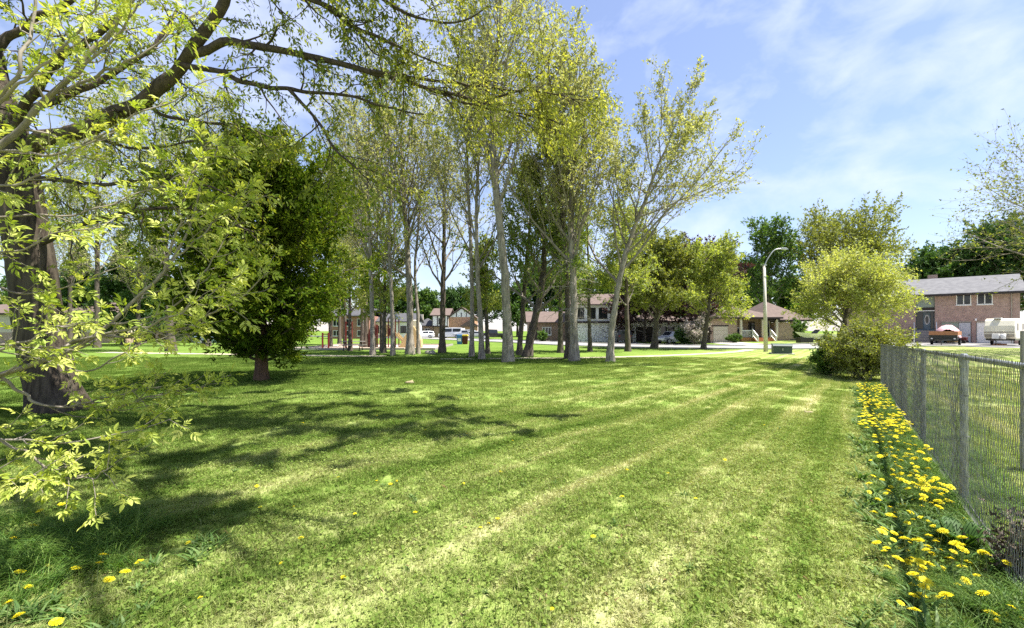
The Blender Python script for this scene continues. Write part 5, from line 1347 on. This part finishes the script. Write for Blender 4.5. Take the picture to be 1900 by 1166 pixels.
# bare drooping twigs on the pale trunk
rg = np.random.default_rng(77)
z = np.linspace(1.6, 5.2, 8); P = np.stack([np.zeros(8), np.zeros(8), z], 1)[None]
a, ar = sprout(rg, P, np.full((1, 8), .05), 26, .05, 1, 1.3, 1.5, 1.15, K=7, up=-.16, wig=.12, rr=.4, rtip=.006, absolute=True)
b, brd = sprout(rg, a, ar, 5, .2, 1, .7, .5, .6, K=5, up=-.08, wig=.16, rr=.6, rtip=.005, absolute=True)
V, Fs = join([tubes(a, ar, 4), tubes(b, brd, 3)])
o = link('dead_twigs', mesh_np('dead_twigs', V, Fs, smooth=True), M['twig_pale'], r12); o['label'] = 'bare pale twigs drooping round the trunk'
# low leafy growth beneath the row
def bush(name, label, cpx, Y, rxpx, ztop_py, seed, lm, zbase=0.0, m=14, size=.13, stems=7, group=None, bark='twig', nb=8, cat='shrub', up=.12, n=9, w=.6):
    """shrub: several stems from the ground filling a rounded volume"""
    rg_ = np.random.default_rng(seed)
    X = (cpx - CX) / F * Y; hgt = H + (HY - ztop_py) / F * Y - zbase; rx = rxpx / F * Y
    g0 = float(gz(X, Y)); t = root(name, label, cat, (X, Y, g0), group=group)
    az = np.arange(stems) * 2.4 + rg_.random(stems); q_ = np.sqrt((np.arange(stems) + .5) / stems)
    tip = np.stack([np.cos(az) * q_ * rx * .75, np.sin(az) * q_ * rx * .75, hgt * (.95 - .35 * q_ ** 2) * rg_.uniform(.62, 1.08, stems)], 1)
    P = np.stack([resample([(0.12 * tp_[0], .12 * tp_[1], -.05), (tp_[0] * .45, tp_[1] * .45, tp_[2] * .55), tp_], 8) for tp_ in tip])
    R = np.linspace(.045, .012, 8)[None].repeat(stems, 0) * (hgt / 3) ** .5
    br, brr = sprout(rg_, P, R, n, .05, 1, rx * .55, rx * .3, .8, K=5, up=up, wig=.16, rr=.5, rtip=.005, absolute=True)
    tw, twr = sprout(rg_, br, brr, nb, .1, 1, rx * .26, rx * .18, .7, K=4, up=.05, wig=.2, rr=.5, rtip=.003, absolute=True)
    V, Fs = join([tubes(P, R, 6), tubes(br, brr, 4), tubes(tw, twr, 3)])
    link('stems', mesh_np('stems', V, Fs, smooth=True), M[bark], t)
    LV, LF = leaves(rg_, tw, m, size, w, .05, spread=.9, jit=.05)
    lz = LV.reshape(-1, 3, 3)[:, :, 2].min(1); kp = lz > .02
    LV = LV.reshape(-1, 3, 3)[kp].reshape(-1, 3); LF = np.arange(len(LV)).reshape(-1, 3)
    link('foliage', mesh_np('foliage', LV, [LF], rndclump(rg_, None, LV, 1.4)), M[lm], t)
    return t
def small_tree(name, label, base_px, Y, cpx, cpy, rxpx, rypx, seed, lm, m=14, size=.14, bark='bark_dark', w0=.16, group=None, n=14, nb=9, nt=8, ang=.95, up=.05, t0=.3, cat='tree', L=1.0, w=.6):
    """trunk rising to a rounded crown centred at a pixel, radii in pixels"""
    rg_ = np.random.default_rng(seed)
    X = (base_px - CX) / F * Y; g0 = float(gz(X, Y))
    top = W(cpx, cpy - rypx, Y); mid = W(cpx * .6 + base_px * .4, cpy + rypx * .3, Y)
    rx = rxpx / F * Y
    return tree(name, label, [(X, Y, g0), tuple(mid), tuple(top)], w0, .03, rg_, dict(n=n, t0=t0, t1=.98, L0=rx * .85 * L, L1=rx * .4 * L, ang=ang, K=7, up=up, wig=.12, rr=.5, rtip=.012, absolute=True),
                dict(n=nb, t0=.2, t1=1, L0=rx * .42, L1=rx * .28, ang=.75, K=5, up=.06, wig=.16, rr=.5, rtip=.006, absolute=True),
                dict(n=nt, t0=.1, t1=1, L0=rx * .2, L1=rx * .15, ang=.7, K=4, up=.04, wig=.2, rr=.5, rtip=.004, absolute=True),
                dict(m=m, size=size, w=w, t0=.05, spread=.9, jit=.07), M[bark], M[lm], group, cat, tubeS=(10, 5, 3))
small_tree('young_maple', 'young yellow-green maple left of the play structure among thin trunks', 650, 34, 648, 545, 58, 75, 41, 'lf_low', m=6, group='young maples under the row')
small_tree('young_maple', 'young yellow-green maple in front of the maroon climbing wall', 712, 31, 715, 545, 62, 85, 42, 'lf_low', m=6, group='young maples under the row')
small_tree('young_maple', 'young yellow-green maple between the bins and the tallest trunk', 905, 30, 900, 540, 62, 75, 43, 'lf_low', m=6, group='young maples under the row')
small_tree('young_maple', 'young yellow-green maple behind the two close trunks in the right half', 1095, 33, 1090, 500, 70, 95, 44, 'lf_low', m=6, group='young maples under the row')

small_tree('green_maple', 'leafy green maple behind the pale trunk with drooping twigs', 1040, 31, 1040, 480, 75, 110, 45, 'lf_mid', m=5, size=.15, n=20, w0=.2)
small_tree('green_maple', 'leafy light green maple behind the leaning pale trunk', 1165, 33, 1160, 500, 75, 100, 46, 'lf_low', m=6, size=.15, n=20, w0=.2)
# ---------------------------------------------------------------- cedar
def dense_tree(name, label, base_px, base_py, top, widest, seed, lm, prof, bark='bark_red', w0=.2, nl=130, size=.10, m=14, nb=12, cat='tree', nt=3, bare=.12):
    """straight trunk, many short upswept limbs whose length follows the outline prof(t)"""
    rg_ = np.random.default_rng(seed)
    g0 = G(base_px, base_py); Y = g0[1]; hgt = H + (HY - top[1]) / F * Y - g0[2]; dx = (top[0] - base_px) / F * Y
    P = resample([(0, 0, -.1), (dx * .3, 0, hgt * .4), (dx, 0, hgt)], 20)[None]; R = np.linspace(w0, .02, 20)[None]
    R = flare(P, R, .4)
    rw = widest / F * Y
    t = root(name, label, cat, tuple(g0))
    lim, lr_ = sprout(rg_, P, R, nl, bare, .99, 1, 1, 1.15, K=6, up=.10, wig=.10, rr=.3, rtip=.008, absolute=True, angv=.2,
                      env=lambda p, d, l: rw * prof(np.clip(p[:, 2] / hgt, 0, 1)) * .95)
    br, brr = sprout(rg_, lim, lr_, nb, .18, 1, .34, .26, .8, K=5, up=.06, wig=.16, rr=.5, rtip=.005)
    br = br[plen(br) > .05] if False else br
    tw, twr = sprout(rg_, br, brr, nt, .2, 1, .5, .4, .7, K=4, up=.0, wig=.2, rr=.5, rtip=.003)
    link('trunk', mesh_np('trunk', *tubes(P, R, 14), smooth=True), M[bark], t)
    V, Fs = join([tubes(lim, lr_, 5), tubes(br, brr, 3)])
    link('branches', mesh_np('branches', V, Fs, smooth=True), M['bark_dark'], t)
    LV, LF = leaves(rg_, np.concatenate([tw, br[:, 1:]]), m, size, .42, .0, droop=.15, spread=.8, jit=.06)
    link('crown', mesh_np('crown', LV, [LF], rndclump(rg_, None, LV, 1.5)), M[lm], t)
    return t
dense_tree('cedar_tree', 'dense dark cedar with short reddish trunk standing on the left lawn', 485, 706, (488, 258), 190, 51, 'lf_cedar',
           lambda t: np.clip(np.minimum((t - .02) * 7, 1), .05, 1) * (.9 + .14 * np.sin(t * 23)) * np.where(t < .45, 1.0 - .1 * (.45 - t), np.clip(1.0 - ((t - .45) / .56) ** 1.5, .05, 1)) , w0=.19, nl=190, m=16, size=.12, nb=12, nt=3, bare=.085)

# ---------------------------------------------------------------- right side: lime tree, bush, maples, hedges
small_tree('lime_green_tree', 'rounded lime green tree with dark trunk beside the fence end', 1532, 21, 1585, 585, 112, 68, 61, 'lf_lime', m=12, size=.085, n=26, nb=11, nt=9, ang=1.0, t0=.42, w0=.13, up=.05, L=1.05)
bush('wild_shrub', 'wide olive green shrub spilling onto the lawn at the end of the fence', 1606, 17, 78, 578, 62, 'lf_olive', m=11, size=.075, stems=15, n=13, nb=10, up=.02)
bush('leafy_shrub', 'darker green low shrub at the left foot of the lime green tree', 1538, 18.5, 36, 618, 63, 'lf_green', m=13, size=.09, stems=9)
A1 = small_tree('tall_maple', 'tall airy green maple rising behind the street lamp', 1425, 66, 1425, 525, 64, 85, 64, 'lf_green', m=9, size=.28, n=24, ang=.8, up=.11, w0=.3, L=1.35, t0=.22)
A2 = small_tree('tall_olive_maple', 'broad olive leaved maple behind the lime green tree', 1575, 64, 1560, 548, 130, 82, 65, 'lf_olive', m=12, size=.26, n=30, ang=.85, up=.11, w0=.35, nb=11, L=1.3, t0=.22)
D1 = small_tree('round_maple', 'round deep green maple behind the grey roof', 1752, 72, 1752, 530, 92, 34, 66, 'lf_deep', m=18, size=.34, n=26, ang=.95, w0=.35, up=.05, t0=.25)
copy_tree(D1, (77, 66, .3), 1.3, (1.05, 1.05, 1.2), 'taller deep green maple at the right edge above the roof', name='round_maple')
small_tree('budding_tree', 'sparse budding tree leaning in from the right edge against the sky', 2130, 25, 2090, 490, 290, 150, 67, 'lf_olive', m=5, size=.13, n=30, nb=11, nt=8, ang=1.0, w0=.3, L=1.15, bark='bark_grey')
PM = small_tree('purple_maple', 'dark purple leaved maple between the stone house and the bungalow', 1300, 53, 1290, 540, 95, 42, 68, 'lf_purple', m=20, size=.24, n=28, ang=1.0, w0=.25, t0=.15, L=1.15)
copy_tree(PM, (bx(1195, 58), 58, 0), 2.0, .85, 'smaller purple maple behind the leaning pale trunk', name='purple_maple')
small_tree('street_maple', 'olive green maple in front of the purple maple near the silver car', 1214, 39, 1225, 535, 80, 75, 69, 'lf_olive', m=13, size=.18, n=26, ang=1.0, L=1.2, w0=.28, t0=.25)
small_tree('street_maple', 'light green maple overlapping the right part of the purple maple', 1305, 37, 1325, 535, 68, 60, 70, 'lf_low', m=9, size=.16, n=22, ang=1.0, L=1.2, w0=.2, t0=.25)
bush('blossom_shrub', 'pale pink blossoming shrub beside the silver hatchback', 1290, 47.5, 30, 588, 71, 'lf_bloss', m=12, size=.14, stems=8)
bush('round_shrub', 'low green shrub by the bungalow porch steps', 1362, 52.0, 14, 622, 72, 'lf_green', m=12, size=.12, stems=7)
bush('dark_shrub', 'dark shrub right of the silver hatchback', 1272, 49.5, 22, 612, 73, 'lf_deep', m=14, size=.14, stems=7)
bush('hedge_shrub', 'green shrub between the bungalow and the motor boat', 1483, 51, 16, 598, 74, 'lf_green', m=12, size=.14, stems=7)
bush('foundation_shrub', 'small shrub at the foot of the brown brick house', 1005, 63, 12, 617, 75, 'lf_green', m=10, size=.16, stems=6)
bush('dead_weeds', 'dark dry weeds tangled behind the fence at the lower right', 1925, 2.75, 75, 930, 76, 'lf_dead', m=6, size=.028, stems=9, n=7, nb=5)
# a patch of big dock leaves by the fence
rg = np.random.default_rng(90)
dk = root('burdock_plant', 'broad grey-green burdock leaves among the dandelions by the fence', 'plant', tuple(np.append(fence_xy(4.6, .62), float(gz(*fence_xy(4.6, .62))))))
for i in range(9):
    a = i * .7 + rg.random() * .4; l = rg.uniform(.12, .20); n_ = 7; V = []
    for k_ in range(n_):
        t = k_ / (n_ - 1); w_ = l * .30 * math.sin(math.pi * min(t * .93 + .07, 1)) ** .8; r_ = .03 + l * t; zq = .03 + .13 * math.sin(t * 2.0) * rg.uniform(.9, 1.1)
        for sg, dz in ((-1, .02), (0, 0), (1, .02)):
            V.append((math.cos(a) * r_ - math.sin(a) * sg * w_, math.sin(a) * r_ + math.cos(a) * sg * w_, zq + dz * (.5 + rg.random() * .6)))
    Fc = [(k_ * 3 + c, k_ * 3 + c + 1, k_ * 3 + c + 4, k_ * 3 + c + 3) for k_ in range(n_ - 1) for c in (0, 1)]
    o = MB().add(V, Fc).build('leaf', M['weed'], dk, smooth=True)

# ---------------------------------------------------------------- woodland on the left and trees along the horizon
B1 = small_tree('woodland_tree', 'spreading young-leaved tree behind the cedar on its left side', 318, 33.5, 300, 420, 170, 190, 81, 'lf_low', m=4, size=.14, n=24, ang=.75, up=.12, w0=.3, t0=.3)
B2 = small_tree('woodland_tree', 'thin young-leaved tree far left beyond the big trunk', 180, 40, 180, 400, 110, 200, 82, 'lf_row', m=5, size=.15, n=22, ang=.65, up=.14, w0=.22, t0=.25)
C1 = dense_tree('spruce_tree', 'dark spruce in the woodland left of the cedar', 228, 640, (225, 430), 62, 83, 'lf_deep', lambda t: np.clip(1.05 - t, .03, 1), bark='bark_dark', w0=.2, nl=90, m=12, size=.22, nb=8, bare=.06)
rg = np.random.default_rng(5)
G1 = small_tree('far_tree', 'rounded green tree above the white hatchback beyond the street', 790, 118, 790, 590, 42, 32, 84, 'lf_green', m=14, size=.4, n=20, w0=.3, t0=.2)
left = [(-20, 38, B2, .9), (60, 46, B1, .9), (130, 52, B2, 1.1), (255, 47, B1, .85), (385, 44, B2, 1.0), (-120, 44, B1, 1.1)]
for i, (px_, Y_, srcT, s_) in enumerate(left):
    copy_tree(srcT, (bx(px_, Y_), Y_, 0), rg.random() * 6.28, s_ * rg.uniform(.9, 1.1), 'thin young-leaved tree in the woodland behind the cedar and the big trunk', 'young woodland trees on the left', 'woodland_tree')
for i, (px_, Y_, s_) in enumerate([(150, 58, 1.1), (290, 60, 1.2), (350, 56, .9), (60, 66, 1.2), (420, 62, 1.0)]):
    copy_tree(C1, (bx(px_, Y_), Y_, 0), rg.random() * 6.28, s_, 'dark spruce standing far back in the left woodland', 'dark spruces in the left woodland', 'spruce_tree')
far = [(560, 120), (620, 112), (690, 120), (745, 128), (850, 124), (905, 112), (960, 104), (1010, 110), (1070, 100), (1140, 96), (1190, 104), (1250, 92), (1310, 98), (1370, 88), (1470, 96), (1640, 92), (1850, 100), (1960, 96), (500, 110), (430, 118), (340, 112), (250, 120), (150, 112), (50, 118), (-60, 112)]
for px_, Y_ in far:
    copy_tree([G1, D1][rg.integers(0, 2)], (bx(px_, Y_), Y_, 0), rg.random() * 6.28, rg.uniform(.9, 1.3), 'rounded green tree in the far line behind the houses', 'far tree line behind the houses', 'far_tree')
# playground background trunks
for i, (px_, py_, lb) in enumerate(((613, 644, 'grey trunk at the left end of the playground'), (672, 645, 'pale trunk behind the picnic table'), (679, 646, 'thick flaring trunk against the maroon climbing wall'), (630, 641, 'trunk behind the tall red post pair'), (640, 640, 'thin trunk close left of the tall red post pair'))):
    g_ = G(px_, py_)
    copy_tree(B2, (g_[0], g_[1], 0), 1.1 * i + .4, .8, lb, name='woodland_tree')

# unmown tufts round the trunk feet
feet = [(692, 660), (729, 660), (761, 658), (776, 657), (820, 655), (875, 663), (894, 667), (943, 672), (1065, 670), (1054, 667), (1132, 672), (963, 660), (978, 663), (485, 706), (112, 765)]
fx_, fy_ = [], []
for f_ in feet:
    g_ = G(*f_); a_ = rg.random(14) * 6.28; r_ = (.30 if f_[0] > 200 else .62) + np.abs(rg.normal(0, .12, 14)); fx_ += list(g_[0] + np.cos(a_) * r_); fy_ += list(g_[1] + np.sin(a_) * r_)
fx_ = np.array(fx_); fy_ = np.array(fy_)
scatter('trunk_foot_grass', np.stack([fx_, fy_, gz(fx_, fy_)], 1), rg.random(len(fx_)) * 6.28, rg.uniform(.3, .65, len(fx_)), rg.integers(0, 4, len(fx_)), c_tall, 'longer grass left unmown around the feet of the tree trunks', 'grass')

# ---------------------------------------------------------------- dandelions
rg = np.random.default_rng(101)
def head_mesh(seed, closed=False):
    r = np.random.default_rng(seed); Vs, Fs, rd, o = [], [], [], 0
    for ring, (n_, rad, z, lift) in enumerate(((22, .031, .0, .002), (19, .025, .002, .004), (14, .017, .004, .006), (8, .009, .006, .008)) if not closed else ((12, .031, .0, .003), (8, .02, .004, .006))):
        for k_ in range(n_):
            a = 6.283 * (k_ + r.random() * .5) / n_; R_ = rad * r.uniform(.88, 1.1); w_ = .0042 if not closed else .009
            d = np.array([math.cos(a), math.sin(a)]); s = np.array([-d[1], d[0]])
            p0 = d * .002; p1 = d * R_
            zt = z + lift * r.uniform(.3, 1.2) - (.002 if ring == 0 else 0)
            Vs += [(*(p0 - s * .0012), z), (*(p0 + s * .0012), z), (*(p1 + s * w_ * .5), zt), (*(p1 - s * w_ * .5), zt)]
            Fs.append((o, o + 1, o + 2, o + 3)); o += 4; rd.append(r.random())
    return np.array(Vs), np.array(Fs), rd
def stem_tube(h, bend):
    P = resample([(0, 0, -.02), (bend[0] * .3, bend[1] * .3, h * .5), (bend[0], bend[1], h)], 5)[None]
    return tubes(P, np.full((1, 5), .0022), 5)
protos = []
for i in range(6):
    h = [.10, .14, .18, .22, .06, .03][i]; bend = rg.normal(0, .018, 2)
    SV, SF = stem_tube(h, bend); HV, HF, rd = head_mesh(i)
    tl = rg.normal(0, .22, 2)
    HV = HV + np.stack([np.zeros(len(HV)), np.zeros(len(HV)), HV[:, 0] * tl[0] + HV[:, 1] * tl[1]], 1)
    HV = HV + np.array([bend[0], bend[1], h])
    sme = mesh_np('stem', SV, [SF], smooth=True); sme.materials.append(M['stem'])
    cup = tubes(np.array([[(bend[0], bend[1], h - .012), (bend[0], bend[1], h - .004), (bend[0], bend[1], h + .003)]]), np.array([[.003, .0075, .009]]), 8)
    hme = mesh_np('flower_head', HV, [HF], rd); hme.materials.append(M['petal'])
    cme = mesh_np('calyx', cup[0], [cup[1]], smooth=True); cme.materials.append(M['stem'])
    V = np.vstack([SV, cup[0], HV]); Fq = np.vstack([SF, cup[1] + len(SV), HF + len(SV) + len(cup[0])])
    one = mesh_np('dandelion', V, [Fq], [.5] * (len(SF) + len(cup[1])) + rd); one.materials.append(M['stem']); one.materials.append(M['petal'])
    mi = np.zeros(len(Fq), np.int32); mi[len(SF) + len(cup[1]):] = 1; one.polygons.foreach_set('material_index', mi)
    protos.append((sme, hme, cme, one))
def dandelion(p, kind, s, label, group, parts):
    sme, hme, cme, one = protos[kind]
    rz = rg.random() * 6.28
    if parts:
        t = root('dandelion', label, 'dandelion', tuple(p), rz, group); t.scale = (s, s, s)
        link('stem', sme, None, t); h_ = link('flower_head', hme, None, t); link('calyx', cme, None, h_)
    else:
        o = link('dandelion', one); o.location = tuple(p); o.rotation_euler = (0, 0, rz); o.scale = (s, s, s); tag(o, label, 'dandelion', group)
LBL = 'yellow dandelion in the dense blooming strip along the foot of the chain-link fence'
cent = [(rg.uniform(2.6, 18), rg.uniform(.2, .72)) for _ in range(34)]
cnt = 0; extra_pts = []
while cnt < 680:
    if rg.random() < .62:
        c = cent[rg.integers(0, len(cent))]; s_, d_ = c[0] + rg.normal(0, .28), c[1] + rg.normal(0, .09)
    else:
        s_, d_ = 2.3 + (rg.random() ** 1.15) * 16, rg.uniform(.1, .76)
    if d_ < .08 or d_ > .78 or s_ < 2.3 or s_ > 18.6: continue
    p = np.append(fence_xy(s_, d_), 0); p[2] = float(gz(p[0], p[1]))
    if p[1] < 1.9: continue
    extra_pts.append(p); cnt += 1
extra_pts.sort(key=lambda p: p[1])
left_px = [(20, 1005), (28, 1018), (85, 958), (145, 992), (40, 1110), (22, 1088), (12, 1166), (45, 1155), (95, 1172), (180, 1085), (190, 1057), (222, 1092), (130, 1070), (187, 1107), (267, 1053), (60, 1000), (80, 1060), (110, 945)]
for px_, py_ in left_px:
    g_ = G(px_, py_); dandelion(g_, rg.choice([0, 4, 0, 1]), rg.uniform(.7, 1.0), 'yellow dandelion in the long grass at the lower left corner', 'dandelions in the lower left corner', True)
lawn_px = [(375, 1118), (483, 942), (545, 940), (1023, 1140), (700, 895), (725, 902), (905, 978), (890, 985), (922, 972), (1158, 940), (1165, 876), (770, 955), (1120, 874), (660, 955), (630, 890), (865, 805), (858, 808), (820, 812), (790, 800), (950, 820), (735, 897), (1345, 855), (1240, 880), (560, 1000), (520, 1050), (640, 1075), (1290, 930), (300, 990), (352, 1012), (1100, 1010), (860, 905), (930, 880), (475, 905), (505, 850), (560, 790), (700, 775), (1420, 785), (1445, 790), (1180, 770), (850, 740)]
for px_, py_ in lawn_px:
    g_ = G(px_, py_); dandelion(g_, [5, 4, 5][rg.integers(0, 3)], rg.uniform(.45, .75), 'small scattered dandelion flowering low in the mown lawn', 'dandelions scattered over the lawn', g_[1] < 4)
n_ind = 300 - len(left_px) - len(lawn_px)
for i, p in enumerate(extra_pts[:n_ind]):
    dandelion(p, int(rg.integers(0, 5)), rg.uniform(.58, 1.05), LBL, 'dandelions along the fence', p[1] < 4.2)
lite = []                                        # far heads: fewer petals
for i in range(3):
    SV, SF = stem_tube([.12, .17, .21][i], rg.normal(0, .018, 2)); HV, HF, r_ = head_mesh(20 + i, True); HV = HV + np.array([*SV[-1][:2], [.12, .17, .21][i]])
    m_ = mesh_np('dandelion_far', np.vstack([SV, HV]), [np.vstack([SF, HF + len(SV)])]); mi = np.zeros(len(SF) + len(HF), np.int32); mi[len(SF):] = 1; m_.polygons.foreach_set('material_index', mi); lite.append(m_)
Vs, Fq, rd, mi, o_ = [], [], [], [], 0
for p in extra_pts[n_ind:]:
    one = lite[int(rg.integers(0, 3))]
    v = np.zeros(len(one.vertices) * 3, np.float32); one.vertices.foreach_get('co', v); v = v.reshape(-1, 3) * rg.uniform(.8, 1.15)
    f = np.zeros(len(one.loops), np.int32); one.loops.foreach_get('vertex_index', f); f = f.reshape(-1, 4)
    m_ = np.zeros(len(one.polygons), np.int32); one.polygons.foreach_get('material_index', m_)
    Vs.append(v + p); Fq.append(f + o_); o_ += len(v); mi.append(m_); rd += list(rg.random(len(f)))
me = mesh_np('dandelion_drift', np.vstack(Vs), [np.vstack(Fq)], rd); me.materials.append(M['stem']); me.materials.append(M['petal']); me.polygons.foreach_set('material_index', np.concatenate(mi))
tag(link('dandelion_drift', me), 'far drift of yellow dandelions near the end of the fence', 'dandelions', kind='stuff')
